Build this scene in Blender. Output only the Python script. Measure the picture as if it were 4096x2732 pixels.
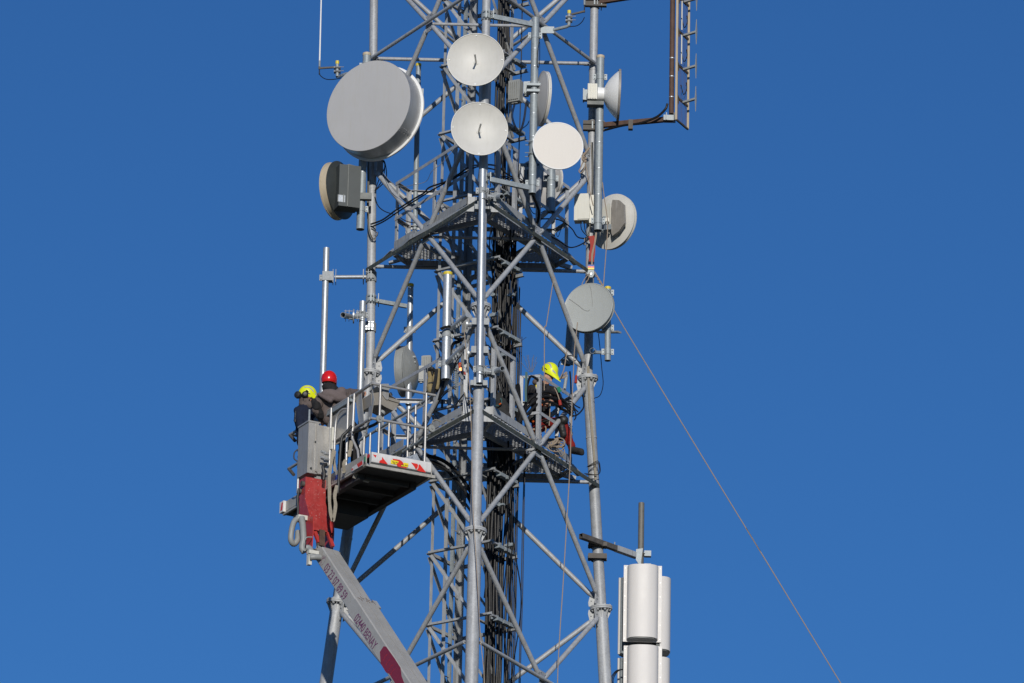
import bpy, math, random
from mathutils import Vector as V, Matrix
random.seed(7)
sc = bpy.context.scene
for o in list(bpy.data.objects): bpy.data.objects.remove(o)
R = math.radians
# ---------------- camera, sky, sun, exposure ----------------
PITCH, ROLL, YAW, FPX = R(20.716), R(1.231), R(0.3646), 22649.0
CAM = V((0, -93.0, 1.7))
FWD = V((math.sin(YAW)*math.cos(PITCH), math.cos(YAW)*math.cos(PITCH), math.sin(PITCH)))
_r = V((math.cos(YAW), -math.sin(YAW), 0)); _u = _r.cross(FWD)
RGT = _r*math.cos(ROLL) + _u*math.sin(ROLL); UPV = -_r*math.sin(ROLL) + _u*math.cos(ROLL)
cd = bpy.data.cameras.new('camera'); cam = bpy.data.objects.new('camera', cd); sc.collection.objects.link(cam)
m = Matrix((RGT, UPV, -FWD)).transposed().to_4x4(); m.translation = CAM; cam.matrix_world = m
cd.sensor_width = 36; cd.lens = FPX/4096*36; cd.clip_start = 1; cd.clip_end = 6000
sc.camera = cam
SUN_EL, SUN_AZ = R(16), R(-2)          # azimuth: degrees to the left of straight behind the camera
w = bpy.data.worlds.new('World'); sc.world = w; w.use_nodes = True
nt = w.node_tree; bg = nt.nodes['Background']
sky = nt.nodes.new('ShaderNodeTexSky'); sky.sky_type = 'NISHITA'; sky.sun_disc = False
sky.sun_elevation = SUN_EL; sky.sun_rotation = math.pi + SUN_AZ
sky.altitude = 200; sky.air_density = 1.08; sky.dust_density = 0.0; sky.ozone_density = 10.0
nt.links.new(sky.outputs[0], bg.inputs[0]); bg.inputs[1].default_value = 0.086
sd = bpy.data.lights.new('sun', 'SUN'); so = bpy.data.objects.new('sun', sd); sc.collection.objects.link(so)
sd.energy = 3.4; sd.angle = R(0.53); sd.color = (1, .95, .86)
SUNV = V((-math.sin(SUN_AZ)*math.cos(SUN_EL), -math.cos(SUN_AZ)*math.cos(SUN_EL), math.sin(SUN_EL)))
so.rotation_euler = SUNV.to_track_quat('Z', 'Y').to_euler(); so.location = (0, -60, 60)
vs = sc.view_settings; vs.view_transform = 'Standard'; vs.look = 'None'; vs.gamma = 1; vs.use_curve_mapping = False
vs.exposure = 0
# ---------------- helpers ----------------
def W(px, py, Y):                        # a pixel of the 4096 px photograph at depth Y
    d = FWD + RGT*((px-2048)/FPX) - UPV*((py-1366)/FPX)
    return CAM + d*((Y-CAM.y)/d.y)
def frame(ox, oy, s): return lambda x, y, Y: W(ox+x/s, oy+y/s, Y)
T = frame(0, 0, .57397)
A = frame(1200, 0, 2.24); B = frame(2000, 0, 2.24); C = frame(1200, 600, 2.24); D = frame(2000, 600, 2.24)
E = frame(1100, 1250, 2.24); G = frame(1800, 1250, 2.24); H = frame(1100, 1932, 1.96); I = frame(1850, 1932, 1.96)
J1 = frame(1700, 0, 3.564); J2 = frame(1700, 440, 3.564); J3 = frame(1700, 880, 3.564); J4 = frame(1700, 1320, 3.564); J5 = frame(1700, 1760, 3.564)
K1 = frame(1130, 1450, 4.48); K2 = frame(1430, 1500, 4.48); K3 = frame(1130, 1750, 3.135); K4 = frame(2050, 1400, 3.137); K5 = frame(2280, 550, 3.136)
L1 = frame(1450, 1780, 7.837); L2 = frame(1250, 2200, 2.947); L3 = frame(1950, 600, 3.136)
Z = V((0, 0, 1)); X = V((1, 0, 0)); YY = V((0, 1, 0))
def perp(d):
    a = Z if abs(d.z) < .9 else X
    u = d.cross(a).normalized(); return u, d.cross(u).normalized()
def catmull(pts, k=6):
    if len(pts) < 3: return list(pts)
    P = [pts[0]*2-pts[1]] + list(pts) + [pts[-1]*2-pts[-2]]; out = []
    for i in range(1, len(P)-2):
        a, b, c, d = P[i-1:i+3]
        for j in range(k):
            t = j/k
            out.append(.5*((2*b)+(c-a)*t+(2*a-5*b+4*c-d)*t*t+(3*b-a-3*c+d)*t**3))
    out.append(pts[-1]); return out
class MB:
    def __init__(s): s.v = []; s.f = []; s.m = []; s.cm = 0
    def ring(s, c, u, v, r, n, ru=None):
        i = len(s.v)
        for k in range(n):
            a = 2*math.pi*k/n; s.v.append(c+u*(r*math.cos(a))+v*((ru or r)*math.sin(a)))
        return i
    def face(s, *f): s.f.append(f); s.m.append(s.cm)
    def bridge(s, a, b, n):
        for k in range(n): s.face(a+k, a+(k+1) % n, b+(k+1) % n, b+k)
    def tube(s, p0, p1, r, r1=None, n=12, caps=True):
        d = (p1-p0).normalized(); u, v = perp(d)
        a = s.ring(p0, u, v, r, n); b = s.ring(p1, u, v, r if r1 is None else r1, n); s.bridge(a, b, n)
        if caps: s.face(*[a+n-1-k for k in range(n)]); s.face(*[b+k for k in range(n)])
        return s
    def pipe(s, p0, p1, r, t=.006, n=16):        # open pipe with wall, hollow at both ends
        d = (p1-p0).normalized(); u, v = perp(d)
        a = s.ring(p0, u, v, r, n); b = s.ring(p1, u, v, r, n); ai = s.ring(p0, u, v, r-t, n); bi = s.ring(p1, u, v, r-t, n)
        s.bridge(a, b, n); s.bridge(bi, ai, n); s.bridge(ai, a, n); s.bridge(b, bi, n)
        return s
    def path(s, pts, r, n=6, smooth=6):
        pts = catmull(pts, smooth) if smooth else list(pts); prev = None; d = (pts[1]-pts[0]).normalized(); u, v = perp(d); rings = []
        for i, p in enumerate(pts):
            t = (pts[min(i+1, len(pts)-1)]-pts[max(i-1, 0)])
            if t.length < 1e-6: continue
            t.normalize(); u = (u-t*u.dot(t)).normalized(); v = t.cross(u)
            rings.append(s.ring(p, u, v, r(i/len(pts)) if callable(r) else r, n))
        for a, b in zip(rings, rings[1:]): s.bridge(a, b, n)
        a, b = rings[0], rings[-1]; s.face(*[a+n-1-k for k in range(n)]); s.face(*[b+k for k in range(n)])
        return s
    def box(s, c, ax, ay, az):
        i = len(s.v)
        for sx in (-1, 1):
            for sy in (-1, 1):
                for sz in (-1, 1): s.v.append(c+ax*sx+ay*sy+az*sz)
        for f in ((0,1,3,2),(4,6,7,5),(0,4,5,1),(2,3,7,6),(0,2,6,4),(1,5,7,3)): s.face(*[i+k for k in f])
        return s
    def beam(s, p0, p1, w, h, up=Z):              # w across, h along up
        d = p1-p0; a = d.normalized(); sd_ = a.cross(up).normalized(); uu = sd_.cross(a).normalized()
        return s.box((p0+p1)/2, d/2, sd_*(w/2), uu*(h/2))
    def angle(s, p0, p1, w, t, d1, d2):          # L profile with its corner on the line
        d = p1-p0; a = d.normalized(); d1 = (d1-a*d1.dot(a)).normalized(); d2 = (d2-a*d2.dot(a)).normalized()
        s.box((p0+p1)/2+d1*(w/2)+d2*(t/2), d/2, d1*(w/2), d2*(t/2))
        s.box((p0+p1)/2+d2*(t+(w-t)/2)+d1*(t/2), d/2, d2*((w-t)/2), d1*(t/2)); return s
    def lathe(s, c, ax, prof, n=48, cap0=False, cap1=False, u=None):
        ax = ax.normalized()
        if u is None: u, v = perp(ax)
        else: v = ax.cross(u)
        rings = []
        for r, h in prof:
            if r < 1e-5: rings.append(('p', len(s.v))); s.v.append(c+ax*h)
            else: rings.append(('r', s.ring(c+ax*h, u, v, r, n)))
        for (ta, a), (tb, b) in zip(rings, rings[1:]):
            if ta == 'r' and tb == 'r': s.bridge(a, b, n)
            elif ta == 'p' and tb == 'r': [s.face(a, b+(k+1) % n, b+k) for k in range(n)]
            elif ta == 'r': [s.face(a+k, a+(k+1) % n, b) for k in range(n)]
        return s
    def prism(s, poly, ext):
        i = len(s.v); n = len(poly); s.v += [p.copy() for p in poly]; s.v += [p+ext for p in poly]
        s.face(*[i+n-1-k for k in range(n)]); s.face(*[i+n+k for k in range(n)])
        for k in range(n): s.face(i+k, i+(k+1) % n, i+n+(k+1) % n, i+n+k)
        return s
    def bolt(s, p, d, r=.014, h=.016): return s.tube(p, p+d.normalized()*h, r, n=6)
col = sc.collection
def wloc(o):
    p = V((0, 0, 0))
    while o: p += o.location; o = o.parent
    return p
def build(name, mb, mat, parent=None, sharp=35, **props):
    off = wloc(parent) if parent else V((0, 0, 0))
    me = bpy.data.meshes.new(name); me.from_pydata([v-off for v in mb.v], [], mb.f)
    for mm in (mat if isinstance(mat, (list, tuple)) else [mat]): me.materials.append(mm)
    if isinstance(mat, (list, tuple)): me.polygons.foreach_set('material_index', mb.m)
    me.polygons.foreach_set('use_smooth', [True]*len(me.polygons)); me.set_sharp_from_angle(angle=R(sharp))
    o = bpy.data.objects.new(name, me); col.objects.link(o); o.parent = parent
    for k, v in props.items(): o[k] = v
    return o
def thing(name, label, cat, loc, group=None):
    o = bpy.data.objects.new(name, None); o.location = loc; col.objects.link(o); o.empty_display_size = .1
    o['label'] = label; o['category'] = cat
    if group: o['group'] = group
    return o
def solo(name, mb, mat, label, cat, group=None, **k):
    o = build(name, mb, mat, None, **k); o['label'] = label; o['category'] = cat
    if group: o['group'] = group
    # origin at the thing
    c = sum((v.co for v in o.data.vertices), V((0, 0, 0)))/max(1, len(o.data.vertices))
    o.data.transform(Matrix.Translation(-c)); o.location = c
    return o
# ---------------- materials ----------------
def mat(name, c, rough=.5, metal=0., var=.12, scale=6., bump=0., streak=0., spot=None, spotamt=.0, c2=None, spec=.5, sscale=(1, 1, .12), vor=0., orand=0.):
    m = bpy.data.materials.new(name); m.use_nodes = True; t = m.node_tree; b = t.nodes['Principled BSDF']; N = t.nodes.new; Lk = t.links.new
    tc = N('ShaderNodeTexCoord').outputs['Object']; geo = N('ShaderNodeNewGeometry').outputs['Position']
    n1 = N('ShaderNodeTexNoise'); n1.inputs['Scale'].default_value = scale; n1.inputs['Detail'].default_value = 8; n1.inputs['Roughness'].default_value = .65; Lk(geo, n1.inputs['Vector'])
    rp = N('ShaderNodeMapRange'); Lk(n1.outputs['Fac'], rp.inputs[0]); rp.inputs[1].default_value = .3; rp.inputs[2].default_value = .7; rp.inputs[3].default_value = 1-var; rp.inputs[4].default_value = 1+var
    mx = N('ShaderNodeMix'); mx.data_type = 'RGBA'; mx.blend_type = 'MULTIPLY'; mx.inputs[0].default_value = 1
    mx.inputs[6].default_value = (*c, 1); Lk(rp.outputs[0], mx.inputs[7]); out = mx.outputs[2]
    def mask(src, lo, hi):
        r_ = N('ShaderNodeMapRange'); Lk(src, r_.inputs[0]); r_.inputs[1].default_value = lo; r_.inputs[2].default_value = hi; return r_.outputs[0]
    if orand:
        oi = N('ShaderNodeObjectInfo'); orr = N('ShaderNodeMapRange'); Lk(oi.outputs['Random'], orr.inputs[0]); orr.inputs[3].default_value = 1-orand; orr.inputs[4].default_value = 1+orand
        m6 = N('ShaderNodeMix'); m6.data_type = 'RGBA'; m6.blend_type = 'MULTIPLY'; m6.inputs[0].default_value = 1; Lk(out, m6.inputs[6]); Lk(orr.outputs[0], m6.inputs[7]); out = m6.outputs[2]
    if vor:
        vo = N('ShaderNodeTexVoronoi'); vo.inputs['Scale'].default_value = vor; Lk(geo, vo.inputs['Vector'])
        vr = N('ShaderNodeMapRange'); Lk(vo.outputs['Color'], vr.inputs[0]); vr.inputs[3].default_value = .88; vr.inputs[4].default_value = 1.12
        m4 = N('ShaderNodeMix'); m4.data_type = 'RGBA'; m4.blend_type = 'MULTIPLY'; m4.inputs[0].default_value = 1; Lk(out, m4.inputs[6]); Lk(vr.outputs[0], m4.inputs[7]); out = m4.outputs[2]
    if streak:
        mp = N('ShaderNodeMapping'); mp.inputs['Scale'].default_value = sscale; Lk(geo, mp.inputs[0])
        n2 = N('ShaderNodeTexNoise'); n2.inputs['Scale'].default_value = 22; n2.inputs['Detail'].default_value = 5; Lk(mp.outputs[0], n2.inputs['Vector'])
        mk = mask(n2.outputs['Fac'], .5, .72); ml = N('ShaderNodeMath'); ml.operation = 'MULTIPLY'; Lk(mk, ml.inputs[0]); ml.inputs[1].default_value = streak
        m2 = N('ShaderNodeMix'); m2.data_type = 'RGBA'; Lk(ml.outputs[0], m2.inputs[0]); Lk(out, m2.inputs[6]); m2.inputs[7].default_value = (*(c2 or [x*.45 for x in c]), 1); out = m2.outputs[2]
    if spot:
        n3 = N('ShaderNodeTexNoise'); n3.inputs['Scale'].default_value = 38; n3.inputs['Detail'].default_value = 6; Lk(geo, n3.inputs['Vector'])
        mk = mask(n3.outputs['Fac'], .66-spotamt, .70-spotamt)
        m3 = N('ShaderNodeMix'); m3.data_type = 'RGBA'; Lk(mk, m3.inputs[0]); Lk(out, m3.inputs[6]); m3.inputs[7].default_value = (*spot, 1); out = m3.outputs[2]
    Lk(out, b.inputs['Base Color']); b.inputs['Metallic'].default_value = metal
    rr = N('ShaderNodeMapRange'); Lk(n1.outputs['Fac'], rr.inputs[0]); rr.inputs[3].default_value = max(.05, rough-.12); rr.inputs[4].default_value = min(1, rough+.12); Lk(rr.outputs[0], b.inputs['Roughness'])
    b.inputs['Specular IOR Level'].default_value = spec
    if bump:
        bp = N('ShaderNodeBump'); bp.inputs['Strength'].default_value = bump; bp.inputs['Distance'].default_value = .004
        n5 = N('ShaderNodeTexNoise'); n5.inputs['Scale'].default_value = 90; n5.inputs['Detail'].default_value = 4; Lk(geo, n5.inputs['Vector'])
        Lk(n5.outputs['Fac'], bp.inputs['Height']); Lk(bp.outputs[0], b.inputs['Normal'])
    return m
M = dict(
 mast=mat('mast_grey_paint', (.35, .362, .38), .5, .06, .14, 5, bump=.5, streak=.35, c2=(.19, .18, .165), spot=(.47, .47, .46), spotamt=-.005, orand=.09, vor=45),
 mastd=mat('mast_angle_steel', (.31, .322, .335), .55, .05, .14, 7, bump=.3, streak=.5, c2=(.15, .14, .12), orand=.12),
 flange=mat('flange_zinc', (.40, .41, .42), .6, .05, .16, 12, bump=.5, streak=.3),
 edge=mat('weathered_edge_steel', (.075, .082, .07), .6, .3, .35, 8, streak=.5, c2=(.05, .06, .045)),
 grate=mat('grating_steel', (.40, .41, .42), .55, .3, .2, 9),
 galv=mat('bright_galvanised', (.42, .45, .48), .42, .5, .10, 14, bump=.25, streak=.3, c2=(.42, .43, .44), vor=70),
 darkpost=mat('weathered_post', (.15, .145, .13), .6, .15, .16, 14, bump=.3, streak=.4, c2=(.10, .09, .075)),
 galvp=mat('galvanised_plate', (.31, .33, .345), .65, .1, .16, 14, bump=.3, streak=.4, c2=(.22, .24, .25), vor=60),
 galvd=mat('dull_galvanised', (.27, .305, .325), .52, .15, .16, 14, bump=.3, streak=.3, c2=(.19, .21, .22), vor=60),
 rust=mat('rusty_pipe', (.105, .06, .043), .75, .2, .3, 9, bump=.6, streak=.4, c2=(.05, .035, .03)),
 darkst=mat('dark_weathered_steel', (.10, .09, .08), .7, .3, .3, 10, bump=.4),
 cream=mat('radome_cream', (.59, .575, .535), .5, 0, .04, 3, bump=.15, streak=.16, c2=(.42, .40, .34)),
 beige=mat('radome_beige', (.64, .60, .55), .55, 0, .04, 60, bump=.2, streak=.06, c2=(.45, .4, .34)),
 grey_rad=mat('radome_grey', (.42, .415, .415), .55, 0, .03, 1.2, streak=.22, c2=(.38, .36, .30)),
 greyg=mat('radome_green_grey', (.365, .385, .38), .42, 0, .03, 3, streak=.08, c2=(.26, .27, .25)),
 shroud=mat('shroud_metal', (.46, .47, .48), .38, .35, .08, 4, streak=.35, c2=(.30, .28, .25)),
 white=mat('white_paint', (.80, .80, .79), .35, 0, .03, 5, streak=.06, c2=(.6, .58, .52)),
 panel=mat('panel_white', (.63, .605, .585), .45, 0, .02, 2, streak=.05, c2=(.5, .46, .42), spec=.3),
 ivory=mat('ivory_box', (.58, .57, .51), .5, 0, .05, 6, streak=.2, c2=(.36, .33, .26)),
 tan=mat('tan_rim', (.50, .42, .30), .55, 0, .06, 5, streak=.25, c2=(.35, .30, .22)),
 taupe=mat('taupe_plate', (.27, .25, .225), .55, .1, .1, 8, streak=.4, c2=(.5, .48, .45)),
 boxd=mat('dark_box', (.06, .068, .068), .5, .2, .08, 6),
 black=mat('cable_black', (.010, .010, .011), .5, 0, .4, 20, spec=.22),
 blackm=mat('black_plastic', (.02, .02, .02), .5, 0, .2, 20),
 yellow=mat('yellow_cap', (.72, .56, .04), .5, 0, .1, 12, streak=.2, c2=(.4, .33, .1)),
 red=mat('red_paint', (.34, .035, .032), .38, 0, .22, 6, bump=.3, streak=.35, c2=(.46, .10, .09), spot=(.50, .24, .22), spotamt=.02),
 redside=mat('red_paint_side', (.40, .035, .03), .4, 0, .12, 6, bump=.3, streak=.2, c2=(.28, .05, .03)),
 boom=mat('boom_grey', (.36, .355, .345), .45, .1, .10, 3, bump=.3, streak=.5, c2=(.32, .30, .26)),
 alu=mat('cabinet_grey', (.37, .36, .34), .42, .35, .08, 4, bump=.3, streak=.45, c2=(.26, .23, .19)),
 steel=mat('bare_tube_steel', (.42, .41, .40), .42, .45, .10, 20, bump=.2, streak=.3, c2=(.40, .35, .31)),
 pan=mat('pan_steel', (.42, .40, .36), .5, .3, .14, 6, bump=.3, streak=.5, c2=(.28, .25, .20)),
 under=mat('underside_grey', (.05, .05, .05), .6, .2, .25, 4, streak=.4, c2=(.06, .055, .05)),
 console=mat('console_taupe', (.26, .235, .20), .5, .1, .08, 5, streak=.2, c2=(.18, .16, .13)),
 rope=mat('rope', (.30, .24, .185), .85, 0, .3, 120, bump=.6, spec=.1),
 webbing=mat('webbing', (.27, .24, .19), .85, 0, .2, 40, spec=.1),
 strap=mat('lashing_strap', (.23, .20, .15), .7, 0, .2, 20),
 hose=mat('grey_hose', (.27, .28, .275), .5, 0, .08, 8, streak=.15),
 hel_y=mat('helmet_yellow', (.72, .78, .01), .3, 0, .05, 9, spec=.6, spot=(.3, .32, .05), spotamt=-.05),
 hel_r=mat('helmet_red', (.62, .012, .012), .22, 0, .05, 9, spec=.7),
 refl=mat('reflective_grey', (.42, .42, .40), .4, .1, .05, 9),
 skin=mat('skin', (.50, .27, .19), .55, 0, .08, 20),
 jacket=mat('jacket_taupe', (.115, .092, .085), .85, 0, .15, 9, bump=.4, spec=.2),
 hoodm=mat('hood_taupe', (.135, .108, .105), .85, 0, .12, 9, bump=.4, spec=.2),
 jackd=mat('jacket_black', (.022, .021, .022), .85, 0, .2, 9, bump=.4, spec=.2),
 navy=mat('navy_cloth', (.012, .017, .035), .85, 0, .2, 9, bump=.4, spec=.2),
 redc=mat('red_cloth', (.20, .014, .012), .8, 0, .15, 9, bump=.4, spec=.2),
 sling=mat('sling_red', (.30, .02, .01), .7, 0, .15, 30),
 logo=mat('logo_dark_red', (.19, .02, .045), .5, 0, .08, 30),
 orange=mat('orange_anodised', (.75, .14, .02), .35, .4, .1, 30),
 teal=mat('teal_strap', (.03, .085, .085), .7, 0, .2, 30),
 green=mat('green_plastic', (.01, .16, .08), .9, 0, .1, 30),
 blue=mat('blue_sticker', (.015, .06, .35), .5, 0, .05, 30),
 bluew=mat('blue_wire', (.03, .15, .4), .5, 0, .05, 30),
 tanbag=mat('khaki_cloth', (.24, .19, .10), .85, 0, .2, 20, bump=.5, spec=.1),
 bag=mat('black_bag', (.028, .028, .028), .8, 0, .3, 12, bump=.6, spec=.2),
 sred=mat('safety_red', (.65, .025, .012), .4, 0, .06, 30),
 swhite=mat('safety_white', (.66, .65, .65), .4, 0, .05, 9, streak=.35, c2=(.4, .36, .30)),
 syel=mat('label_yellow', (.80, .62, .01), .45, 0, .05, 30),
 ink=mat('black_ink', (.03, .02, .02), .6, 0, .02, 30),
 purple=mat('purple_lettering', (.15, .055, .12), .5, 0, .08, 30),
 ground=mat('dry_ground', (.10, .095, .06), .95, 0, .25, .3, spec=.1),
)
# ---------------- setting ----------------
g = MB(); s_ = 3000
nn = 24
for i in range(nn+1):
    for j in range(nn+1):
        x = -s_+2*s_*i/nn; y = -s_+2*s_*j/nn; g.v.append(V((x, y, 0)))
for i in range(nn):
    for j in range(nn):
        a = i*(nn+1)+j; g.face(a, a+nn+1, a+nn+2, a+1)
go = build('ground', g, M['ground']); go['kind'] = 'structure'
# ---------------- lattice mast ----------------
legpx = dict(L=[(862.5, -420), (850, 862), (775, 1383)], R=[(1372, -420), (1350, 868), (1380, 1398)], F=[(1124.5, -420), (1104, 700), (1091, 1220)])
legY = dict(L=(1.13, 1.33), R=(1.13, 1.33), F=(-2.25, -2.67))
LEG = {}
for k, p in legpx.items():
    a = T(*p[0], legY[k][0]); b = T(*p[1], legY[k][0]); c = T(*p[2], legY[k][1]); LEG[k] = (a, b, c)
HS = sum((LEG[k][1].z-LEG[k][2].z) for k in LEG)/3; ZF1 = sum(LEG[k][1].z for k in LEG)/3; ZF0 = ZF1-HS
def leg(k, z):                             # point on leg axis at height z
    a, b, c = LEG[k]
    if z > b.z: t = (z-b.z)/(a.z-b.z); return b.lerp(a, t)
    t = (b.z-z)/(b.z-c.z); return b.lerp(c, t)
HU = 4.04
mast = thing('lattice_mast', 'tall grey triangular lattice mast of steel tubes carrying all the dishes and pipes', 'tower', (0, 0, 0))
cen = V((-.0, 0, 0))
levels = [ZF1+2*HU, ZF1+HU, ZF1, ZF0]
lz = ZF0
while lz > 5: lz -= 4.25; levels.append(lz)
RAD = [.072, .074, .078, .094, .112, .125, .13, .14, .14, .15, .15, .16, .16]
ends = levels[:] + [0.0]
for k in 'LRF':
    top = levels[0]+1.5; prev = top
    for i, zz in enumerate(ends):
        r = RAD[min(i, 12)]
        if k == 'F' and i <= 2: r *= .97
        if prev-zz > .01: build('leg', MB().tube(leg(k, prev), leg(k, zz), r, r*1.03, n=24), M['mast'], mast)
        prev = zz
def fdir(p, q):
    d = q-p; d.z = 0; return d.normalized()
for k in 'LRF':                            # weld rings round the legs
    for zz in (ZF1+2.6, ZF1+HU+.9, ZF1+HU+1.9, ZF1+1.2, ZF0+1.15, ZF0+3.1, ZF0-1.1):
        rr_ = .101 if zz < ZF1 else .082
        if k != 'F' or zz > ZF1: build('weld_ring', MB().tube(leg(k, zz), leg(k, zz+.03), rr_, n=24), M['mast'], mast)
nodes = {}
for i in range(len(levels)-1):
    zt, zb = levels[i], levels[i+1]; flt = i not in (1,); rb = .044
    for (p, q) in (('L', 'F'), ('F', 'R'), ('L', 'R')):
        a0, b0 = leg(p, zb+.2), leg(q, zt-.2); a1, b1 = leg(p, zt-.2), leg(q, zb+.2); ra = RAD[min(i+1, 12)]+.03
        u = fdir(a0, b0); a0 = a0+u*ra; b0 = b0-u*ra; a1 = a1+u*ra; b1 = b1-u*ra
        # crossing point
        d0 = b0-a0; d1 = b1-a1
        # solve in the face plane (u,z)
        x0, z0, x1, z1 = 0, a0.z, (a1-a0).dot(u), a1.z
        D0 = (d0.dot(u), d0.z); D1 = (d1.dot(u), d1.z); det = D0[0]*-D1[1]+D1[0]*D0[1]
        t = ((x1-x0)*-D1[1]+D1[0]*(z1-z0))/det; n_ = a0+d0*t; nodes[(i, p+q)] = n_
        fn = u.cross(Z).normalized()
        if fn.dot(n_-cen) < 0: fn = -fn
        for e in (a0, b0, a1, b1):
            dd = (n_-e).normalized(); e2 = e+dd*.10; n2 = n_-dd*.19
            mb = MB().tube(e2, n2, rb, n=14, caps=True)
            # flattened bolted ends
            mb.lathe(e2, -dd, [(rb, 0), (.03, .06), (.012, .12)], n=10); mb.lathe(n2, dd, [(rb, 0), (.03, .05), (.014, .1)], n=10)
            build('brace', mb, M['mast'], mast)
        if i > 5: continue
        # gusset at the node
        mb = MB(); w_, h_ = .11, .17
        mb.box(n_+fn*.012, u*w_, (Z)*h_, fn*.008)
        for sx in (-1, 1):
            for k2 in (.07, .14):
                for sz in (-1, 1): mb.bolt(n_+u*sx*.08*(1 if k2 > .1 else .7)+Z*sz*k2+fn*.02, fn, .013, .014)
        build('gusset_plate', mb, M['mast'], mast)
# joints on legs: flanges or plain gussets
for i, zz in enumerate(levels[1:7], 1):
    for k in 'LRF':
        p = leg(k, zz); r = RAD[min(i+1, 12)]; ax = (leg(k, zz+.2)-leg(k, zz-.2)).normalized()
        mb = MB()
        if i in (1,):
            for o_ in 'LRF':
                if o_ == k: continue
                u = fdir(p, leg(o_, zz)); nn_ = u.cross(Z)
                mb.prism([p+Z*.30, p+u*(r+.12)+Z*.24, p+u*(r+.12)-Z*.24, p-Z*.30], nn_*.012)
                for s3 in (-1, 1): mb.bolt(p+u*(r+.06)+Z*.2*s3, -nn_, .014, .02)
            build('gusset_plate', mb, M['flange'], mast); continue
        R_ = r+.085
        mb.tube(p+ax*.002, p+ax*.03, R_, n=32); mb.tube(p-ax*.03, p-ax*.002, R_, n=32)
        u0 = fdir(p, cen); 
        for j in range(8):
            a_ = 2*math.pi*(j+.5)/8; u1, v1 = perp(ax); d_ = u1*math.cos(a_)+v1*math.sin(a_)
            q = p+d_*(r+.05); mb.tube(q-ax*.065, q+ax*.055, .013, n=6); mb.tube(q-ax*.055, q-ax*.03, .023, n=6); mb.tube(q+ax*.03, q+ax*.05, .023, n=6)
        for j in range(8):
            a_ = 2*math.pi*j/8; d_ = u1*math.cos(a_)+v1*math.sin(a_); nn_ = d_.cross(ax)
            mb.prism([p+d_*r*.95-ax*.03, p+d_*(R_-.01)-ax*.031, p+d_*r*.98-ax*.19], nn_*.008)
        build('flange', mb, M['flange'], mast)
        for o_ in 'LRF':
            if o_ == k: continue
            u = fdir(p, leg(o_, zz)); nn_ = u.cross(Z); fm = MB()
            for sg in (1, -1):
                fm.prism([p+u*r*.9+Z*sg*.032, p+u*(R_+.02)+Z*sg*.032, p+u*(R_+.03)+Z*sg*.10, p+u*(r+.07)+Z*sg*.30, p+u*r*.9+Z*sg*.36][::sg], nn_*.014)
                for q_ in (.14, .24): fm.bolt(p+u*(r+.06)+Z*q_*sg, -nn_, .014, .02); fm.bolt(p+u*(r+.06)+Z*q_*sg+nn_*.014, nn_, .014, .02)
            build('fin_plate', fm, M['flange'], mast)
# horizontals at the node levels
hz = {}
for i in range(5):
    zn = nodes[(i, 'LR')].z; hz[i] = zn
    for (p, q) in (('L', 'F'), ('F', 'R'), ('L', 'R')):
        a, b = leg(p, zn), leg(q, zn); u = fdir(a, b); fn = u.cross(Z).normalized()
        if fn.dot((a+b)/2) < 0: fn = -fn
        r = RAD[min(i+1, 12)]
        if i in (1, 2) and p+q != 'LR': continue        # the platform edge takes its place
        off = fn*(.075 if p+q != 'LR' else -.08)
        build('strut', MB().tube(a+u*(r+.02)+off, b-u*(r+.02)+off, .034, n=12), M['mast'] , mast)
        mb = MB()
        for e, s3 in ((a, 1), (b, -1)): mb.box(e+u*s3*(r+.05)+off*.5, u*.05, fn*.05, Z*.006)
        build('cleat', mb, M['mast'], mast)
    ns = [nodes[(i, f_)].copy() for f_ in ('LF', 'FR', 'LR')]
    for n_ in ns: n_.z = zn
    for a, b in ((0, 1), (1, 2), (0, 2)):
        if i > 2: continue
        d_ = (ns[b]-ns[a]).normalized(); zo = Z*(-.05 if i in (1, 2) else 0)-Z*.02*a
        build('inner_strut', MB().tube(ns[a]+d_*.05+zo, ns[b]-d_*.05+zo, .027, n=10), M['mast'], mast)
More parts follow.
